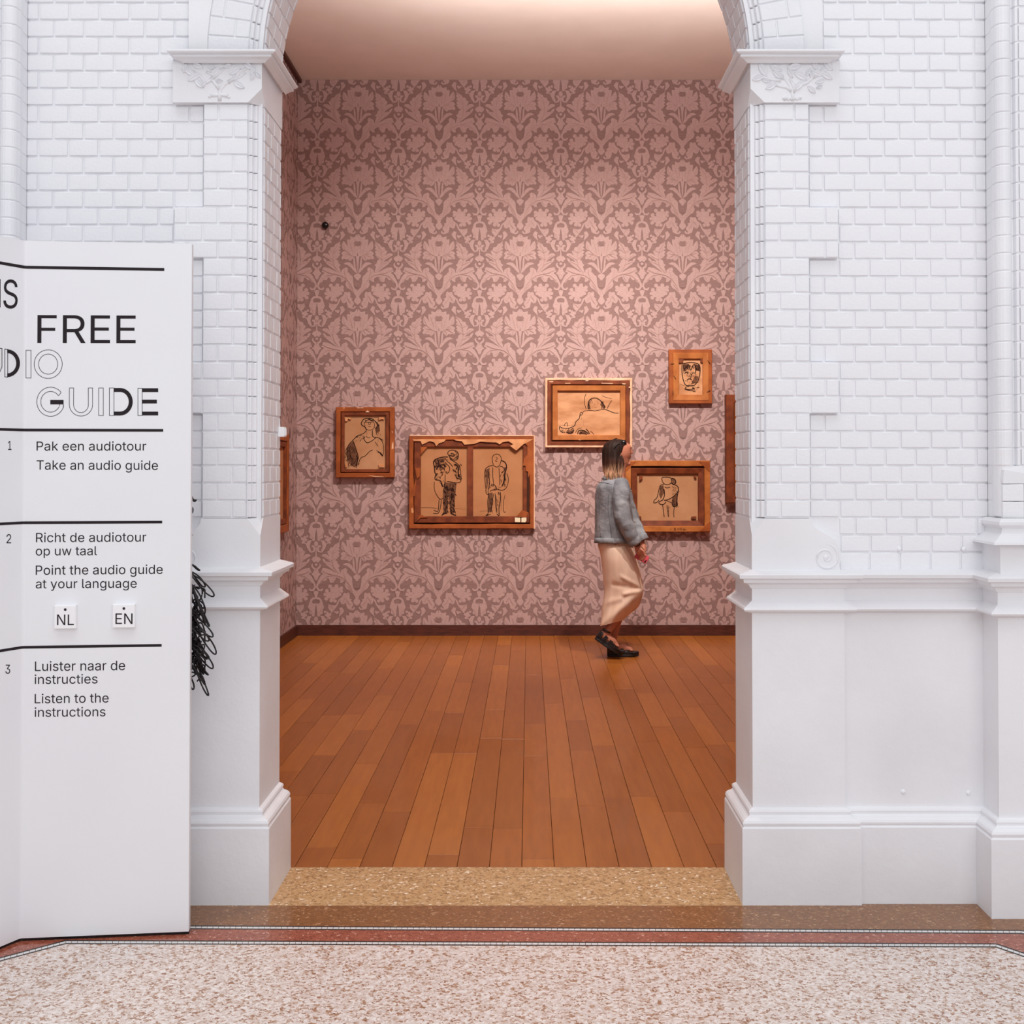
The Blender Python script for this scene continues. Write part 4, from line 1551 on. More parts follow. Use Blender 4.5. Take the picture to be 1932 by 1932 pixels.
for pts, h in (([(195, 195), (635, 198), (600, 232), (540, 250), (505, 290), (480, 240), (420, 222), (320, 268), (300, 222), (210, 222)], .004), ([(730, 200), (1770, 195), (1700, 235), (1640, 262), (1545, 345), (1465, 285), (1505, 262), (1445, 225), (1370, 235), (1330, 265), (1290, 240), (1160, 236), (1080, 228), (1000, 258), (870, 268), (840, 225), (760, 215)], .005),
                  ([(228, 572), (295, 580), (290, 680), (245, 720), (232, 860), (222, 940), (188, 935), (215, 800), (250, 700)], .004), ([(1640, 215), (1665, 200), (1768, 215), (1766, 560), (1735, 640), (1700, 700), (1700, 620), (1672, 610), (1668, 545), (1630, 540), (1650, 450), (1690, 400), (1690, 280), (1650, 245)], .003),
                  ([(300, 300), (388, 298), (300, 402)], .002), ([(240, 1270), (300, 1180), (395, 1216), (300, 1218)], .002), ([(1545, 1210), (1620, 1120), (1700, 1150), (1680, 1215)], .003), ([(175, 1100), (200, 1090), (210, 1150), (185, 1160)], .003)):
    flap('canvas_flap', M['flap'] if h > .0025 and h < .006 and pts[0][0] not in (1545, 1640, 228) else M['wood'], e, s_, ox, oy, pts, yf + .012, yf - h)
for pts in ([(1528, 1218), (1598, 1220), (1596, 1278), (1528, 1276)], [(1612, 1220), (1678, 1214), (1678, 1262), (1660, 1280), (1612, 1278)]):
    flap('paper_label', M['label'], e, s_, ox, oy, pts, yf + .008, yf - .0002)
pbox('gap_shade_strip', M['joint'], e, s_, ox, oy, 1686, 1712, 620, 1145, yf + .01, yf + .0035)  # solid dark strip standing in for the shade of an open slot
S = [(10, [(660, 400), (655, 370), (690, 342), (750, 345), (790, 380), (785, 450), (740, 470), (690, 440), (660, 400)]), (9, [(690, 385), (720, 380), (740, 410), (715, 425), (690, 400)]),
     (14, [(660, 430), (600, 430), (520, 450), (470, 490), (480, 560), (490, 640), (530, 650)]), (12, [(520, 450), (540, 520), (520, 560), (500, 600)]), (9, [(530, 560), (580, 525), (640, 525), (680, 570), (670, 620), (640, 650)]),
     (10, [(700, 470), (740, 490), (800, 540), (820, 620), (825, 740), (770, 765), (640, 745)]), (16, [(740, 520), (790, 560), (790, 640), (815, 700)]), (14, [(760, 650), (770, 700), (830, 720)]), (9, [(640, 480), (690, 520), (720, 560)]),
     (12, [(500, 650), (490, 720), (560, 740), (590, 820)]), (9, [(620, 650), (615, 780), (590, 820), (560, 760)]), (8, [(480, 750), (480, 850), (520, 940), (560, 980), (600, 960)]), (9, [(540, 980), (535, 1090), (520, 1140), (470, 1120)]), (9, [(570, 985), (560, 1080), (530, 1160), (460, 1162)]),
     (8, [(600, 830), (590, 960)]), (5, [(305, 1090), (400, 1088), (520, 1100)]), (5, [(750, 1100), (880, 1108)]), (16, [(575, 1190), (610, 1165), (650, 1160)]), (16, [(690, 1155), (730, 1180), (765, 1188)]),
     (8, [(1250, 540), (1235, 480), (1235, 430), (1270, 395), (1320, 398), (1350, 440), (1345, 490), (1325, 540), (1290, 560), (1250, 540)]), (6, [(1280, 430), (1300, 450), (1275, 480), (1300, 490)]), (9, [(1250, 540), (1190, 550), (1145, 590), (1135, 680), (1150, 850)]),
     (14, [(1350, 475), (1400, 500), (1420, 560), (1400, 640), (1390, 720), (1370, 800)]), (9, [(1330, 550), (1370, 560), (1390, 600), (1350, 640)]), (8, [(1240, 560), (1240, 680), (1250, 770), (1240, 820)]), (8, [(1180, 620), (1200, 760), (1180, 860), (1180, 920), (1155, 900), (1150, 850)]), (8, [(1320, 560), (1330, 700), (1330, 800)]),
     (8, [(1420, 640), (1445, 720), (1420, 820), (1370, 860), (1300, 850)]), (10, [(1190, 900), (1175, 1020), (1180, 1160), (1150, 1190), (1215, 1175)]), (9, [(1340, 880), (1340, 1000), (1320, 1100), (1325, 1190), (1290, 1170)]), (9, [(1250, 900), (1230, 1040), (1215, 1150)]), (9, [(1270, 900), (1280, 1040), (1295, 1160)]),
     (6, [(1400, 920), (1380, 1020), (1385, 1140), (1410, 1140)]), (5, [(1350, 930), (1350, 1120)]), (5, [(1070, 1135), (1180, 1130)]), (9, [(1220, 800), (1260, 790), (1290, 850), (1230, 860), (1200, 880)])]
drawing(e, yc, s_, ox, oy, S, washes=[[(610, 760), (770, 770), (755, 900), (745, 1010), (740, 1150), (690, 1160), (670, 1000), (655, 880), (655, 1150), (600, 1160), (590, 1000), (600, 860)], [(480, 480), (560, 450), (640, 440), (560, 520), (520, 600), (500, 560)], [(530, 560), (600, 520), (560, 620)], [(740, 440), (800, 400), (785, 460)],
        [(1390, 560), (1420, 560), (1400, 720), (1375, 800), (1385, 680)], [(1140, 600), (1200, 570), (1190, 700), (1160, 860)], [(1190, 900), (1240, 890), (1215, 1150), (1180, 1150)]],
        hatch=[(600, 770, 660, 1150, 60, 85, 40, 11), (680, 770, 745, 1150, 60, 80, 40, 11), (480, 450, 620, 560, 26, 50, 40, 9), (720, 500, 820, 700, 26, 60, 36, 9), (520, 560, 640, 640, 14, 30, 30, 6), (500, 640, 600, 740, 14, 120, 24, 7), (660, 350, 790, 460, 18, 30, 24, 8),
               (1150, 570, 1230, 860, 20, 95, 44, 5), (1340, 560, 1410, 780, 18, 100, 40, 7), (1180, 900, 1240, 1140, 20, 90, 40, 5), (1270, 880, 1340, 1160, 24, 90, 36, 6), (1240, 790, 1330, 860, 8, 20, 30, 6)], seed=4)

# --- 3 reclining figure
s_, ox, oy = 9.66, 1010, 690
e, x0, x1, z0, z1, yf = picture('framed_picture', 'wooden picture with white flaking edges and a reclining woman, above the walking visitor', 1028.5, 713.2, 1193, 844.5, .055)
rail_ring(e, x0, x1, z0, z1, .022, yb, yf, M['gesso'], jag=.003, rr=rj)
rail_ring(e, x0 + .016, x1 - .024, z0 + .016, z1 - .023, .034, yb - .003, yf - .001, M['wood2'], jag=.0015, rr=rj)
rail_ring(e, x0 + .052, x1 - .054, z0 + .050, z1 - .056, .004, yb - .006, yf + .006, M['wood2'], 'inner_bead', bev=.001)
xa, xb, za, zb2 = rect(1010 + 310 / s_, 690 + 1360 / s_, 1010 + 1645 / s_, 690 + 360 / s_, yf)
xa, xb, za, zb2 = rect(1010 + 310 / s_, 690 + 360 / s_, 1010 + 1645 / s_, 690 + 1360 / s_, yf)
rail_ring(e, xa, xb, za, zb2, .046, yb - .008, yf + .001, M['wood3'], 'stretcher_bar', slope=.003)
yc = yf + .030
pbox('canvas', M['canvas3'], e, s_, ox, oy, 330, 1630, 400, 1330, yb - .004, yc)
pbox('frame_back', M['joint'], e, s_, ox, oy, 220, 1720, 290, 1420, yb, yb - .003)
for pts in ([(900, 268), (985, 262), (940, 284)], [(250, 285), (330, 280), (320, 300), (260, 300)], [(1200, 310), (1420, 318), (1410, 330), (1210, 325)], [(540, 312), (640, 312), (640, 326), (545, 326)], [(785, 1345), (835, 1355), (800, 1360)],
            [(1700, 385), (1735, 370), (1735, 405), (1705, 402)], [(1690, 960), (1745, 985), (1745, 995)], [(1580, 320), (1650, 325), (1640, 342), (1590, 338)], [(205, 400), (222, 420), (215, 470)]):
    flap('paint_chip', M['gesso'], e, s_, ox, oy, pts, yf + .001, yf - .0025)
S = [(9, [(930, 505), (905, 560), (895, 640), (905, 720), (930, 800)]), (7, [(1210, 545), (1300, 580), (1400, 600)]), (10, [(1395, 630), (1350, 700), (1305, 790)]), (16, [(965, 800), (960, 720), (980, 640), (1040, 595), (1120, 595), (1190, 640), (1240, 700), (1275, 760)]),
     (14, [(1000, 800), (985, 740), (970, 690)]), (10, [(1200, 650), (1215, 720), (1205, 790), (1280, 795)]), (9, [(985, 690), (1020, 685)]), (14, [(1125, 685), (1155, 680)]), (7, [(1110, 660), (1150, 650)]), (7, [(1080, 680), (1075, 730)]), (10, [(1075, 765), (1120, 762)]), (7, [(1060, 800), (1130, 798)]),
     (9, [(940, 818), (1010, 815), (1100, 822), (1200, 800)]), (12, [(1270, 795), (1340, 820), (1440, 860), (1520, 862)]), (10, [(935, 820), (880, 830), (855, 880), (830, 905), (815, 870), (840, 850), (860, 870)]), (13, [(815, 880), (800, 960), (740, 1020), (720, 1080), (690, 1120)]),
     (8, [(840, 930), (845, 990)]), (6, [(880, 1000), (885, 1100)]), (12, [(690, 1110), (620, 1135), (550, 1140), (480, 1130), (445, 1110), (440, 1150), (470, 1200), (540, 1210)]), (9, [(530, 1100), (540, 1060), (580, 1040), (585, 1110)]), (16, [(560, 1210), (620, 1235), (680, 1220), (705, 1160)]), (10, [(580, 1190), (640, 1170), (700, 1140)]),
     (18, [(770, 1250), (790, 1190), (850, 1175), (920, 1200), (970, 1250)]), (9, [(730, 1230), (770, 1160), (850, 1130)]), (16, [(920, 1150), (960, 1190), (990, 1250)]), (9, [(1000, 1190), (1040, 1220), (1070, 1255)]), (6, [(420, 1085), (700, 1090)]), (6, [(740, 1050), (730, 1110)])]
drawing(e, yc, s_, ox, oy, S, washes=[[(790, 1250), (810, 1200), (860, 1185), (920, 1210), (950, 1255)], [(960, 780), (965, 700), (1000, 640), (990, 700), (1000, 800)], [(1190, 650), (1250, 700), (1280, 770), (1230, 790)], [(560, 1200), (640, 1190), (700, 1160), (690, 1210), (630, 1235)]],
        hatch=[(970, 600, 1060, 660, 10, 130, 40, 8), (1180, 640, 1260, 760, 14, 70, 40, 8), (480, 1130, 700, 1220, 14, 150, 40, 8), (800, 1190, 940, 1250, 12, 20, 40, 9)], seed=6)

# --- 4 figure with arms forward, behind the visitor
s_, ox, oy = 4.955, 1170, 640
e, x0, x1, z0, z1, yf = picture('framed_picture', 'wooden picture with a gesturing figure and a handwritten number below, in front of the visitor', 1180, 869, 1339.8, 1003.5, .075)
rail_ring(e, x0, x1, z0, z1, .050, yb, yf, M['wood3'], jag=.0015, rr=rj)
xa, xb, za, zb2 = rect(1191.5, 883, 1329, 994, yf)
rail_ring(e, xa, xb, za, zb2, .052, yb - .008, yf + .010, M['wood2'], 'stretcher_bar', slope=.012)
yc = yf + .046
pbox('canvas', M['canvas'], e, s_, ox, oy, 120, 780, 1220, 1740, yb - .003, yc)
pbox('frame_back', M['joint'], e, s_, ox, oy, 80, 810, 1180, 1765, yb, yb - .003)
for pts in ([(735, 1145), (838, 1145), (838, 1240)], [(745, 1795), (840, 1700), (842, 1795)], [(25, 1240), (25, 1145), (150, 1145), (60, 1230)]):
    flap('corner_piece', M['wood'], e, s_, ox, oy, pts, yf + .002, yf - .004)
for pts in ([(180, 1275), (210, 1275), (210, 1300), (180, 1322)], [(690, 1275), (715, 1275), (712, 1300), (690, 1290)], [(670, 1660), (712, 1655), (712, 1680), (665, 1680)], [(178, 1655), (195, 1655), (200, 1682), (178, 1682)]):
    flap('corner_wedge', M['wood2'], e, s_, ox, oy, pts, yc, yf + .02)
S = [(7, [(395, 1330), (390, 1300), (410, 1290), (450, 1292), (475, 1300), (480, 1330), (470, 1350), (440, 1360), (410, 1350), (395, 1330)]), (10, [(480, 1300), (510, 1310), (520, 1340), (500, 1360), (480, 1340)]), (7, [(410, 1355), (375, 1370), (360, 1420), (345, 1480), (320, 1505), (315, 1530), (345, 1525), (365, 1500)]),
     (8, [(480, 1350), (530, 1370), (545, 1400), (530, 1440), (470, 1490), (410, 1510)]), (8, [(410, 1400), (415, 1450), (400, 1500), (365, 1520), (370, 1540), (405, 1545), (430, 1520)]), (8, [(545, 1420), (530, 1500), (535, 1550), (500, 1565), (485, 1540)]), (7, [(395, 1540), (405, 1600), (412, 1665)]), (7, [(445, 1550), (450, 1620), (455, 1665)]),
     (6, [(510, 1560), (500, 1620), (505, 1668)]), (5, [(430, 1545), (445, 1640)]), (6, [(415, 1380), (440, 1390), (470, 1380)]), (6, [(415, 1500), (480, 1530), (490, 1545)])]
drawing(e, yc, s_, ox, oy, S, washes=[[(375, 1375), (405, 1365), (410, 1440), (380, 1490), (365, 1450)], [(490, 1480), (540, 1440), (535, 1550), (500, 1562), (480, 1520)], [(480, 1300), (510, 1310), (515, 1350), (490, 1350)]],
        hatch=[(370, 1370, 410, 1480, 14, 100, 24, 4), (480, 1370, 540, 1440, 16, 60, 24, 5), (480, 1480, 535, 1560, 20, 80, 24, 5), (440, 1560, 460, 1640, 6, 90, 20, 4)], seed=8)
# handwritten number on the lower rail
to4 = lambda px, py, y: at(1170 + px / 4.955, 640 + py / 4.955, y)
mb = MB()
for i, pts in enumerate(([(462, 1775), (484, 1775)], [(474, 1765), (471, 1787)], [(505, 1768), (520, 1765), (512, 1775), (524, 1784), (506, 1786), (512, 1775), (505, 1768)], [(535, 1776), (545, 1767), (553, 1777), (543, 1787), (535, 1776)], [(560, 1776), (570, 1767), (578, 1777), (568, 1787), (560, 1776)],
                         [(602, 1766), (590, 1780), (600, 1787), (610, 1780), (596, 1778)], [(605, 1780), (628, 1778)], [(440, 1232), (450, 1222), (460, 1232)])):
    ribbon(mb, spline2(pts, 3) if len(pts) > 2 else pts, 4.2, yf - (.0008 if i < 7 else -.005) - i * .00002, to4)
mb.build('handwriting', M['pencil'], e, fix=False)['kind'] = 'stuff'

# --- 5 small head, high on the right
e, x0, x1, z0, z1, yf = picture('framed_picture', 'smallest upright wooden picture with a drawn face, hung highest of all', 1262.3, 659.3, 1343.5, 761.5, .05)
rail_ring(e, x0, x1, z0, z1, .036, yb, yf, M['wood'])
xa, xb, za, zb2 = rect(1170 + 495 / s_, 640 + 128 / s_, 1170 + 828 / s_, 640 + 575 / s_, yf)
rail_ring(e, xa, xb, za, zb2, .052, yb - .004, yf - .004, M['wood3'], 'stretcher_bar', slope=.004)
yc = yf + .022
pbox('canvas', M['canvas3'], e, s_, ox, oy, 520, 810, 150, 560, yb - .003, yc)
for pts in ([(548, 185), (592, 185), (590, 212), (560, 222), (548, 215)], [(750, 185), (778, 185), (776, 215), (752, 218)]):
    flap('corner_wedge', M['wood2'], e, s_, ox, oy, pts, yc, yf + .003)
for (px, py, a) in ((488, 230, 0), (510, 355, 60), (494, 500, 90), (828, 212, 50), (826, 488, -30)):
    mb = MB()
    p = at(1170 + px / s_, 640 + py / s_, yf - .006)
    d = Vector((math.cos(math.radians(a)), 0, -math.sin(math.radians(a)))) * .016
    mb.tube([p - d, p + d * .9], .0022, 6)
    mb.tube([p + d * .9, p + d], .0045, 8)
    o = mb.build('nail', M['black_plastic'], e, smooth=True)
S = [(8, [(580, 230), (578, 300), (590, 380), (615, 430), (660, 435), (700, 425), (735, 370), (748, 300), (740, 240), (700, 222), (640, 220), (580, 230)]), (8, [(600, 320), (620, 310), (640, 320)]), (8, [(690, 320), (715, 335)]), (6, [(660, 310), (665, 350), (650, 375)]), (9, [(625, 385), (645, 370), (670, 380)]),
     (8, [(590, 240), (600, 280), (640, 240), (660, 290), (690, 235), (720, 285), (740, 260)]), (7, [(600, 465), (650, 480), (710, 485)]), (7, [(620, 440), (610, 465), (640, 470), (700, 465)]), (6, [(560, 420), (600, 435)]), (6, [(690, 430), (720, 475)]), (6, [(650, 260), (665, 310)])]
drawing(e, yc, s_, ox, oy, S, washes=[[(588, 235), (640, 228), (650, 260), (610, 300), (588, 300)], [(690, 228), (742, 245), (745, 300), (700, 290)], [(700, 340), (735, 350), (710, 410), (660, 425)]],
        hatch=[(585, 230, 660, 300, 22, 70, 30, 5), (680, 230, 740, 300, 20, 100, 30, 5), (600, 300, 740, 430, 22, 40, 22, 4), (600, 435, 720, 480, 12, 10, 36, 4)], seed=9)

# --- 6 large picture cut by the right jamb
e, x0, x1, z0, z1, yf = picture('framed_picture', 'tall dark wooden picture mostly hidden behind the right jamb of the arch', 1370.5, 744.5, 1560, 949, .085)
rail_ring(e, x0, x1, z0, z1, .07, yb, yf, M['wood2'], jag=.001, rr=rj)
rail_ring(e, x0 + .074, x1 - .074, z0 + .074, z1 - .074, .05, yb - .01, yf + .008, M['wood'], 'stretcher_bar')
mb = MB()
mb.box(x0 + .06, x1 - .06, yf + .04, yb - .004, z0 + .06, z1 - .06)
mb.build('canvas', M['canvas2'], e)
# --- 7 picture on the left side wall
zt7, zb7 = zat(820, 10.05), zat(1000, 10.05)
Y7 = abs(XL + .05) * F / (998 - 546.0)
e = thing(empty('framed_picture'), 'orange-brown wooden picture seen edge-on on the left side wall', 'picture', GRP)
def side(x, y, z):
    return (XL + (YG - y), x, z)
y0_, y1_ = Y7 - .75, Y7
rail_ring(e, y0_, y1_, zb7, zt7, .06, YG - .002, YG - .05, M['wood'], to=side, jag=.002, rr=rj)
rail_ring(e, y0_ + .064, y1_ - .064, zb7 + .064, zt7 - .064, .045, YG - .008, YG - .042, M['wood2'], 'stretcher_bar', to=side)
mb = MB(side)
mb.box(y0_ + .05, y1_ - .05, YG - .02, YG - .004, zb7 + .05, zt7 - .05)
mb.build('canvas', M['canvas2'], e)
# ================================================================ the walking visitor
YW = 9.25
def W(cx, cy, dy=0.0):
    return at(1060 + cx / 4.1125, 800 + cy / 4.1125, YW + dy)
K = (W(100, 0) - W(0, 0)).x / 100          # metres per crop pixel
who = empty('person', (W(440, 1800).x, YW, 0))
thing(who, 'woman in grey denim jacket, long beige skirt and black sandals walking past the pictures', 'person')

def loft(mb, rings, n=28, caps=True, wob=0.0, rseed=0, power=2.0):
    """rings: (cx, cy, half width in px, half depth in m, depth centre, tilt px) in crop pixels"""
    rr = random.Random(rseed)
    rows = []
    ph = [rr.uniform(0, 6.28) for _ in range(6)]
    for i, r in enumerate(rings):
        cx, cy, hw, hd, yc = r[:5]
        tilt = r[5] if len(r) > 5 else 0.0
        row = []
        for k in range(n):
            a = 2 * PI * k / n
            ca, sa = math.cos(a), math.sin(a)
            f = 1 + wob * (math.sin(3 * a + ph[0] + i * .5) * .5 + math.sin(5 * a + ph[1] - i * .7) * .35 + math.sin(9 * a + ph[2] + i * .9) * .2)
            px = cx + hw * ca * f
            py = cy + tilt * ca
            row.append(W(px, py, yc + hd * sa * f))
        rows.append(row)
    mb.grid(rows, True, caps)
    return rows

def interp(rings, m=4):
    """smooth subdivision of ring parameters"""
    out = []
    L_ = len(rings[0])
    for i in range(len(rings) - 1):
        a, b, c, d = rings[max(i - 1, 0)], rings[i], rings[i + 1], rings[min(i + 2, len(rings) - 1)]
        for k in range(m):
            t = k / m
            out.append(tuple(.5 * ((2 * b[j]) + (c[j] - a[j]) * t + (2 * a[j] - 5 * b[j] + 4 * c[j] - d[j]) * t * t + (3 * b[j] - a[j] - 3 * c[j] + d[j]) * t ** 3) for j in range(L_)))
    out.append(tuple(rings[-1]))
    return out

# ---- body: head, neck, arm with hand, trunk, legs, feet fused to one skin
mb = MB()
HC_ = (448, 232)
loft(mb, interp([(440, 128, 22, .03, .0), (442, 140, 60, .050, .0), (444, 170, 84, .068, .0), (447, 205, 90, .074, .0), (450, 240, 86, .072, .0), (452, 270, 74, .062, .0), (464, 300, 56, .048, -.0), (476, 322, 36, .032, 0), (488, 334, 18, .018, 0)]), 24)
# face turned a little to the wall: brow, nose, lips, chin
mb.ball(W(510, 185, .012), 30 * K, .050, 34 * K, 14, 9)
mb.ball(W(504, 250, .012), 30 * K, .044, 40 * K, 14, 9)
mb.tube([W(530, 178, .012), W(540, 205, .012), W(545, 222, .012)], [.006, .009, .008], 8)
mb.ball(W(543, 226, .012), .0085, .010, .007, 10, 7)
mb.tube([W(531, 250, .0), W(534, 252, .012), W(530, 252, .028)], [.004, .007, .004], 8)
mb.tube([W(527, 264, .0), W(532, 264, .012), W(527, 264, .028)], [.004, .007, .004], 8)
mb.ball(W(514, 306, .010), .022, .026, .019, 12, 8)
mb.ball(W(522, 208, -.020), .010, .012, .008, 10, 7)
mb.ball(W(524, 208, .040), .010, .012, .008, 10, 7)
mb.ball(W(452, 232, -.072), .013, .008, .026, 10, 7)             # ear
mb.tube([W(455, 300), W(448, 350), W(438, 400), W(430, 440)], [.050, .047, .052, .070], 16)
loft(mb, interp([(415, 420, 70, .09, 0), (410, 470, 95, .150, 0), (405, 560, 105, .145, 0), (410, 700, 102, .125, 0), (412, 820, 98, .120, 0), (415, 930, 112, .150, 0), (425, 1040, 120, .165, 0)]), 24)
# near arm
sh, el, wr = W(462, 470, -.155), W(478, 730, -.20), W(580, 935, -.175)
mb.tube([sh, sh.lerp(el, .5), el, el.lerp(wr, .5), wr], [.052, .045, .038, .034, .024], 14)
# palm and fingers holding a phone
pc = W(603, 985, -.165)
mb.tube([wr, W(590, 960, -.170), pc, W(612, 1008, -.163)], [.023, .027, .030, .024], 12)
fing = [((628, 1000), (650, 1020), (640, 1046), -.190), ((618, 1010), (640, 1034), (628, 1058), -.176), ((606, 1014), (626, 1042), (614, 1062), -.160), ((596, 1012), (612, 1038), (600, 1056), -.146)]
for a, b, c, dy in fing:
    mb.tube([W(a[0] - 14, a[1] - 20, dy), W(*a, dy), W(*b, dy - .012), W(*c, dy - .002)], [.0092, .009, .0082, .0068], 8)
mb.tube([W(606, 965, -.188), W(628, 982, -.200), W(648, 1006, -.200)], [.011, .0095, .0078], 8)
# far arm, hand mostly hidden
sh2, el2, wr2 = W(455, 470, .155), W(520, 720, .20), W(612, 900, .16)
mb.tube([sh2, sh2.lerp(el2, .5), el2, el2.lerp(wr2, .5), wr2], [.050, .043, .036, .032, .024], 14)
mb.tube([wr2, W(630, 950, .150), W(636, 990, .140)], [.022, .027, .022], 10)
for q in range(4):
    mb.tube([W(632 + q * 2, 975, .125 + q * .014), W(640 - q, 1010, .120 + q * .014), W(634 - q * 3, 1036, .118 + q * .014)], [.009, .0082, .0068], 8)
mb.tube([W(624, 950, .125), W(640, 968, .112), W(646, 990, .11)], [.010, .009, .0075], 8)
# legs: planted leg (far) and lifted leg (near)
hipF, knF, anF = W(425, 1000, .070), W(462, 1330, .060), W(400, 1655, .062)
mb.tube([hipF, hipF.lerp(knF, .5), knF, knF.lerp(anF, .3), knF.lerp(anF, .75), anF], [.078, .066, .050, .052, .036, .031], 16)
hipN, knN, anN = W(435, 1000, -.068), W(552, 1290, -.045), W(362, 1600, -.060)
mb.tube([hipN, hipN.lerp(knN, .5), knN, knN.lerp(anN, .3), knN.lerp(anN, .75), anN], [.078, .066, .048, .050, .036, .031], 16)
# feet
mb.tube([anF, W(385, 1712, .062), W(375, 1742, .062)], [.031, .032, .024], 12)
mb.tube([W(372, 1742, .062), W(430, 1725, .062), W(490, 1742, .062), W(545, 1752, .062)], [.026, .034, .028, .016], 12)
for q in range(5):
    mb.tube([W(525, 1752, .036 + q * .013), W(556 - abs(q - 1) * 4, 1757, .036 + q * .0125)], [.009, .0085 if q else .011], 8)
mb.tube([anN, W(335, 1632, -.060), W(305, 1628, -.060)], [.031, .032, .024], 12)
mb.tube([W(305, 1630, -.060), W(350, 1655, -.060), W(400, 1690, -.060), W(432, 1722, -.060)], [.026, .034, .028, .016], 12)
for q in range(5):
    mb.tube([W(418, 1712, -.086 + q * .013), W(446 - abs(q - 1) * 3, 1728, -.086 + q * .0125)], [.009, .0085 if q < 4 else .011], 8)
body = mb.build('body', M['skin'], None, smooth=True)
adopt(body, who)
rm = body.modifiers.new('fuse', 'REMESH')
rm.mode = 'VOXEL'
rm.voxel_size = .0042
rm.use_smooth_shade = True
sm = body.modifiers.new('relax', 'SMOOTH')
sm.factor = .5
sm.iterations = 3

def fuse(o, vs=.006, it=4):
    m = o.modifiers.new('fuse', 'REMESH')
    m.mode = 'VOXEL'
    m.voxel_size = vs
    m.use_smooth_shade = True
    s_ = o.modifiers.new('relax', 'SMOOTH')
    s_.factor = .5
    s_.iterations = it
    return o

# ---- hair: crown and a curtain of locks to the shoulder
mb = MB()
rings = interp([(430, 117, 14, .02, 0), (428, 124, 48, .045, 0), (424, 140, 74, .066, 0), (420, 165, 92, .082, .0), (414, 200, 98, .090, .0), (406, 245, 92, .093, 0), (398, 290, 84, .090, 0), (394, 330, 78, .082, 0), (394, 365, 72, .086, 0), (398, 395, 66, .090, 0), (396, 420, 50, .098, 0), (394, 436, 30, .090, 0)], 5)
rows = []
for i, r in enumerate(rings):
    cx, cy, hw, hd, yc = r
    row = []
    n = 72
    for k in range(n):
        a = 2 * PI * k / n
        f = 1 + .022 * math.sin(17 * a + 1.3 * math.sin(i * .16)) + .014 * math.sin(29 * a + i * .05)
        ca = math.cos(a)
        # the face side is pulled back below the brow
        pull = max(0, ca) ** 2 * max(0, min(1, (cy - 160) / 70)) * .20
        row.append(W(cx + hw * ca * f * (1 - pull), cy, yc + hd * math.sin(a) * f))
    rows.append(row)
mb.grid(rows, True, True)
hair = mb.build('hair', M['hair'], None, smooth=True)
adopt(hair, who)
rh = random.Random(4)
mb = MB()
for k in range(84):
    a = rh.uniform(-2.7, -.45)
    x0, y0 = 412 + 88 * math.cos(a), rh.uniform(190, 260)
    yc = .092 * math.sin(a)
    x1 = 398 + 66 * math.cos(a) + rh.uniform(-8, 8)
    ye = rh.uniform(395, 442)
    mb.tube([W(x0, y0, yc * .98), W((x0 + x1) / 2 + 2, (y0 + ye) / 2, yc * .98 - .002), W(x1, ye - 30, yc * 1.10), W(x1 + rh.uniform(-8, 10), ye + 10, yc * 1.34)], [.002, .0042, .0040, .0008], 5)
lk = mb.build('hair_strand', M['hair'], None, smooth=True)
adopt(lk, who)
lk['kind'] = 'stuff'

# ---- sunglasses pushed up on the head
mb = MB()
for dy in (-.045, .045):
    pts = [W(478 + 22 * math.cos(t), 150 + 24 * math.sin(t), dy) for t in [k * PI / 8 for k in range(17)]]
    mb.tube([p + Vector((0, 0.0, 0)) for p in pts], .0035, 6)
    mb.ball(W(480, 150, dy), 22 * K, .012, 22 * K, 12, 8)
mb.tube([W(484, 140, -.03), W(490, 136, 0), W(484, 140, .03)], .003, 6)
for dy in (-.088, .088):
    mb.tube([W(478, 140, dy * .8), W(440, 128 + 20, dy * .98), W(400, 200, dy)], .0026, 6)
mb.tube([W(430, 112, -.012), W(404, 116, -.02), W(398, 128, -.03)], .003, 6)
adopt(mb.build('sunglasses', M['black_plastic'], None, smooth=True), who)

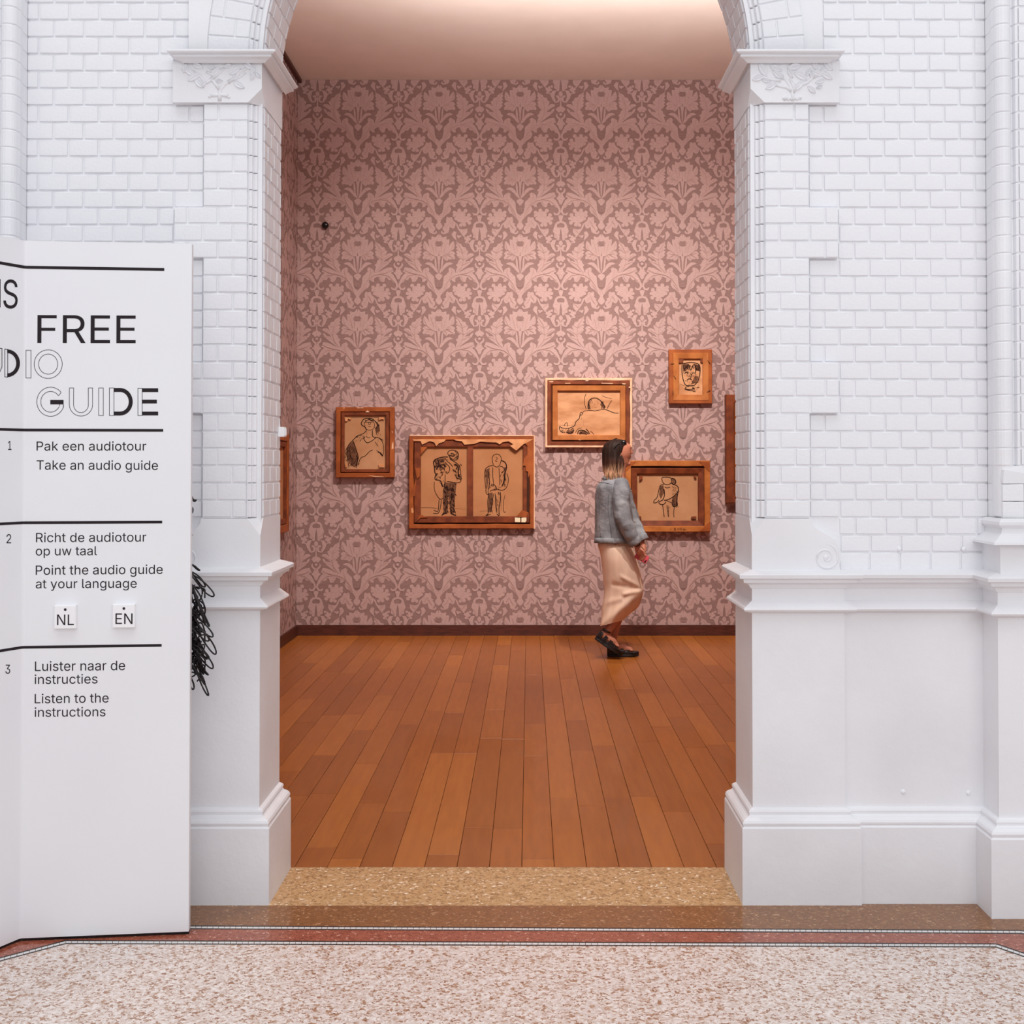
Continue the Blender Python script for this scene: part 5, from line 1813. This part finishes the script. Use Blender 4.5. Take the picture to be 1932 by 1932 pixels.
# ---- skirt
R_ = [(412, 900, 104, .135, 0, 0), (413, 935, 134, .150, 0, 0), (430, 990, 136, .165, 0, 0), (446, 1060, 140, .172, 0, 0), (462, 1140, 146, .168, 0, 0), (472, 1210, 150, .160, 0, 0), (479, 1270, 152, .150, 0, 2), (477, 1320, 150, .146, 0, 0),
      (468, 1370, 148, .142, 0, -6), (452, 1430, 144, .138, 0, -14), (428, 1480, 122, .134, 0, -22), (402, 1520, 102, .128, 0, -24), (388, 1545, 92, .125, 0, -24)]
rings = interp(R_, 5)
rows = []
n = 96
for i, r in enumerate(rings):
    cx, cy, hw, hd, yc, tilt = r
    q = i / (len(rings) - 1)
    row = []
    for k in range(n):
        a = 2 * PI * k / n
        ca, sa = math.cos(a), math.sin(a)
        am = .03 * max(0, q - .25)
        f = 1 + am * math.sin(6 * a + q * 5) + am * .6 * math.sin(11 * a - q * 7)
        d = 0.0
        x = cx + hw * ca * f
        y = cy + tilt * ca
        # fold lines: from the hip to the knee, and from the knee back to the hem (near side)
        if sa < .1:
            for (ax, ay, bx, by, h, wd_) in ((480, 1195, 632, 1275, .010, 13), (500, 1318, 632, 1290, .014, 16), (345, 1525, 600, 1320, .022, 34), (490, 1540, 625, 1420, -.016, 22), (340, 1385, 450, 1360, .008, 22), (420, 1250, 600, 1282, -.008, 18), (300, 1000, 330, 1340, .006, 22)):
                vx, vy = bx - ax, by - ay
                l2 = vx * vx + vy * vy
                t = max(-.1, min(1.0, ((x - ax) * vx + (y - ay) * vy) / l2))
                dd = math.hypot(x - ax - vx * t, y - ay - vy * t)
                d += h * math.exp(-(dd / wd_) ** 2)
        # between the legs the cloth falls in at the back of the planted leg
        row.append(W(x, y, yc + hd * sa * f - d))
    rows.append(row)
mb = MB()
mb.grid(rows, True)
# inner side so that the hem has thickness
mb.grid([[p + (Vector((rows[j][(k + n // 2) % n])) - Vector(p)).normalized() * .004 for k, p in enumerate(rows[j])] for j in (len(rows) - 1, len(rows) - 8)], True)
mb.grid([rows[-1], [p + (Vector((rows[-1][(k + n // 2) % n])) - Vector(p)).normalized() * .004 for k, p in enumerate(rows[-1])]], True)
adopt(mb.build('skirt', M['skirt'], None, smooth=True), who)

# ---- jacket: trunk, sleeves, collar, cuffs, hem band, seams
mb = MB()
J_ = [(408, 418, 66, .085, 0, -6), (400, 440, 104, .142, 0, -10), (396, 480, 126, .175, 0, -6), (396, 540, 134, .178, 0, 0), (400, 640, 142, .168, 0, 0), (405, 740, 148, .162, 0, 0), (408, 830, 152, .164, 0, 0), (410, 885, 156, .168, 0, 2), (411, 925, 150, .166, 0, 4)]
rings = interp(J_, 6)
rows = []
n = 72
for i, r in enumerate(rings):
    cx, cy, hw, hd, yc, tilt = r
    row = []
    for k in range(n):
        a = 2 * PI * k / n
        ca, sa = math.cos(a), math.sin(a)
        f = 1 + .012 * math.sin(5 * a + i * .23) + .009 * math.sin(8 * a - i * .31) + .006 * math.sin(13 * a + i * .5)
        row.append(W(cx + hw * ca * f, cy + tilt * ca, yc + hd * sa * f))
    rows.append(row)
mb.grid(rows, True, True)
jk = mb.build('jacket', M['denim'], None, smooth=True)
adopt(jk, who)
def sleeve(pts, rads, name, fold=1.0, seed=0):
    P3 = bez([Vector(p) for p in pts], 9)
    m = len(P3)
    Rr = []
    for i in range(m):
        t = i / (m - 1) * (len(rads) - 1)
        j = min(int(t), len(rads) - 2)
        Rr.append(rads[j] + (rads[j + 1] - rads[j]) * (t - j))
    mbx = MB()
    rows = []
    rs = random.Random(seed)
    up = Vector((0, 1, 0))
    for i, p in enumerate(P3):
        t = (P3[min(i + 1, m - 1)] - P3[max(i - 1, 0)]).normalized()
        a_ = t.cross(up).normalized()
        b_ = t.cross(a_).normalized()
        row = []
        for k in range(30):
            a = 2 * PI * k / 30
            q = i / (m - 1)
            f = 1 + fold * (.035 * math.sin(2 * a + q * 26) + .03 * math.sin(q * 44 + math.sin(a) * 2.2) * (q > .35) + .015 * math.sin(7 * a + q * 12))
            row.append(p + (a_ * math.cos(a) + b_ * math.sin(a)) * Rr[i] * f)
        rows.append(row)
    mbx.grid(rows, True, True)
    o = mbx.build(name, M['denim'], None, smooth=True)
    o.parent = jk
    return o, P3, Rr
def under(o):
    o.parent = jk
    return o
jk_fix = Matrix.Translation(who.location).inverted()
sl, P3, Rr = sleeve([W(455, 452, -.120), W(462, 520, -.168), W(458, 620, -.192), W(476, 730, -.210), W(520, 830, -.205), W(560, 905, -.185)], [.056, .068, .065, .061, .056, .053], 'sleeve', 1.0, 3)
under(sl)
sl2, _, _ = sleeve([W(450, 452, .120), W(470, 520, .168), W(500, 620, .19), W(540, 730, .20), W(585, 830, .185), W(615, 890, .165)], [.058, .070, .066, .060, .056, .054], 'sleeve', 1.0, 8)
under(sl2)
def cuff(c0, c1, r, name='cuff'):
    mb = MB()
    c0, c1 = Vector(c0), Vector(c1)
    mb.tube([c0, c0.lerp(c1, .1), c0.lerp(c1, .9), c1], [r - .003, r, r, r - .004], 26)
    return under(mb.build(name, M['denim'], None, smooth=True))
cuff(W(548, 882, -.188), W(576, 926, -.180), .057)
cuff(W(604, 868, .168), W(624, 908, .160), .057)
# waist band
rows = []
for cy, g in ((886, 1.0), (888, 1.03), (924, 1.03), (928, 1.0)):
    rows.append([W(411 + 156 * g * math.cos(2 * PI * k / 60), cy + 3 * math.cos(2 * PI * k / 60), .170 * g * math.sin(2 * PI * k / 60)) for k in range(60)])
mb = MB(); mb.grid(rows, True)
under(mb.build('waistband', M['denim'], None, smooth=True))
# collar
rows = []
for cy, hw, hd in ((405, 60, .070), (400, 68, .078), (416, 88, .096), (442, 104, .118), (446, 96, .112)):
    rows.append([W(412 + hw * math.cos(a) * 1.0, cy + 14 * math.cos(a), hd * math.sin(a)) for a in [(-PI * .97 + PI * 1.94 * k / 40) + PI for k in range(41)]])
mb = MB(); mb.grid(rows)
under(mb.build('collar', M['denim'], None, smooth=True))
# seams, pocket flap, buttons
mb = MB()
def seamline(pts, r=.0016):
    mb.tube(pts, r, 5)
def jsurf(x, y, grow=1.012):
    """point of the jacket's near side at crop (x, y)"""
    for i in range(len(rings) - 1):
        if rings[i][1] <= y <= rings[i + 1][1]:
            t = (y - rings[i][1]) / max(rings[i + 1][1] - rings[i][1], 1e-6)
            cx = rings[i][0] + (rings[i + 1][0] - rings[i][0]) * t
            hw = rings[i][2] + (rings[i + 1][2] - rings[i][2]) * t
            hd = rings[i][3] + (rings[i + 1][3] - rings[i][3]) * t
            c = max(-1, min(1, (x - cx) / hw))
            return W(x, y, -hd * math.sqrt(max(0, 1 - c * c)) * grow)
    return W(x, y, -.17)
seamline([jsurf(x, y) for x, y in ((285, 455), (310, 452), (345, 456), (372, 465), (395, 472))])
seamline([jsurf(x, y) for x, y in ((372, 465), (362, 560), (358, 660), (372, 760), (385, 880))])
seamline([jsurf(x, y) for x, y in ((300, 470), (292, 600), (290, 740), (300, 880))])
seamline([W(430, 440, -.145), W(395, 500, -.160), W(385, 570, -.162), W(400, 640, -.165)])
under(mb.build('seam', M['seam'], None, smooth=True))
for (x, y) in ((540, 520), (556, 640), (566, 760), (560, 900)):
    mb = MB()
    p = W(x, y, -.02)
    mb.ball(p, .006, .006, .006, 10, 6)
    under(mb.build('button', M['metal'], None, smooth=True))

# ---- wristband
mb = MB()
mb.tube([W(584, 938, -.174), W(588, 944, -.173)], .026, 18)
adopt(mb.build('wristband', M['leather'], None, smooth=True), who)

# ---- platform sandals
def sandal(origin, ang, dyc, near):
    """built along its own sole: x forward, z up, then placed"""
    root = empty('sandal')
    root.parent = who
    root.matrix_parent_inverse = Matrix.Translation(who.location).inverted()
    root.location = origin
    root.rotation_euler = (0, ang, 0)
    Ls = .250
    outl = []
    for k in range(36):
        a = 2 * PI * k / 36
        x = Ls / 2 + Ls / 2 * math.cos(a)
        q = x / Ls
        wd_ = .036 + .010 * math.sin(PI * min(1, max(0, (q - .25) / .75)))
        outl.append((x, wd_ * math.copysign(abs(math.sin(a)) ** .75, math.sin(a))))
    mb = MB()
    def Z(x, base):
        q = x / Ls
        return base
    levels = [(.0, .94), (.004, 1.0), (.016, 1.0), (.019, .965), (.022, 1.0), (.036, 1.0), (.040, .96)]
    mb.grid([[(Ls / 2 + (x - Ls / 2) * g, y * g, z + (.006 * max(0, x / Ls - .75) / .25 if z < .01 else 0)) for x, y in outl] for z, g in levels], True, True)
    mb.build('sole', M['leather'], root, smooth=False)
    # straps over the foot
    for (x0, x1, h, w_) in ((.060, .070, .082, .014), (.110, .118, .070, .013), (.145, .150, .056, .011), (.175, .180, .046, .011), (.205, .208, .038, .010)):
        mb = MB()
        rows = []
        for k in range(13):
            a = PI * k / 12
            y = -.043 * math.cos(a)
            z = .034 + (h - .034) * math.sin(a) ** .7
            xc = x0 + (x1 - x0) * math.sin(a)
            rows.append([(xc - w_, y, z), (xc - w_, y * 1.05, z + .0035), (xc + w_, y * 1.05, z + .0035 - .004), (xc + w_, y, z - .004)])
        mb.grid(rows, True, True)
        mb.build('strap', M['leather'], root)
    mb = MB()                                    # heel cup and ankle strap
    rows = []
    for z, g in ((.036, 1.0), (.066, 1.0), (.082, .92)):
        rows.append([(.036 - .040 * math.cos(a) * g + .004, .040 * math.sin(a) * g, z) for a in [-1.35 + 2.7 * k / 14 for k in range(15)]])
    mb.grid(rows)
    mb.build('heel_strap', M['leather'], root)
    mb = MB()
    pts = [(.045 + .036 * math.cos(a), .038 * math.sin(a), .104 + .006 * math.cos(a)) for a in [2 * PI * k / 20 for k in range(21)]]
    mb.grid([[(x, y, z - .008), (x * 1.0, y * 1.08, z - .004), (x, y * 1.08, z + .004), (x, y, z + .008)] for x, y, z in pts])
    mb.build('ankle_strap', M['leather'], root)
    return root
pF = W(350, 1806, .062)
sandal((pF.x, YW + .062, 0.0), 0.0, 0, False)
pN = W(252, 1668, -.060)
sandal((pN.x, YW - .060, pN.z), math.atan2((W(400, 1766, -.06).z - pN.z) * -1, W(400, 1766, -.06).x - pN.x), 0, True)

# ---- phone in the hand (an object of its own)
p = W(620, 1034, -.122)
mb = MB()
def rbox(mb, sx, sy, sz, r):
    rows = []
    for y, g in ((-sy, .93), (-sy * .6, 1), (sy * .6, 1), (sy, .93)):
        row = []
        for (cx, cz, a0) in ((sx - r, sz - r, 0), (-sx + r, sz - r, 90), (-sx + r, -sz + r, 180), (sx - r, -sz + r, 270)):
            for k in range(4):
                a = math.radians(a0 + 30 * k)
                row.append(((cx + r * math.cos(a)) * g, y, (cz + r * math.sin(a)) * g))
        rows.append(row)
    mb.grid(rows, True, True)
rbox(mb, .030, .0042, .052, .009)
ph = empty('phone', p)
ph.rotation_euler = (0, math.radians(118), 0)
mb.build('case', M['pink'], ph)
mb = MB()
rbox(mb, .028, .001, .049, .008)
o = mb.build('screen', M['black_plastic'], ph, loc=(0, .0050, 0))
mb = MB()
mb.tube([(.018, -.004, .038), (.018, -.006, .038)], .006, 12)
mb.tube([(.006, -.004, .040), (.006, -.006, .040)], .004, 12)
mb.build('camera_lens', M['black_plastic'], ph)
thing(ph, 'pink phone held in the lowered hand of the walking woman', 'phone')
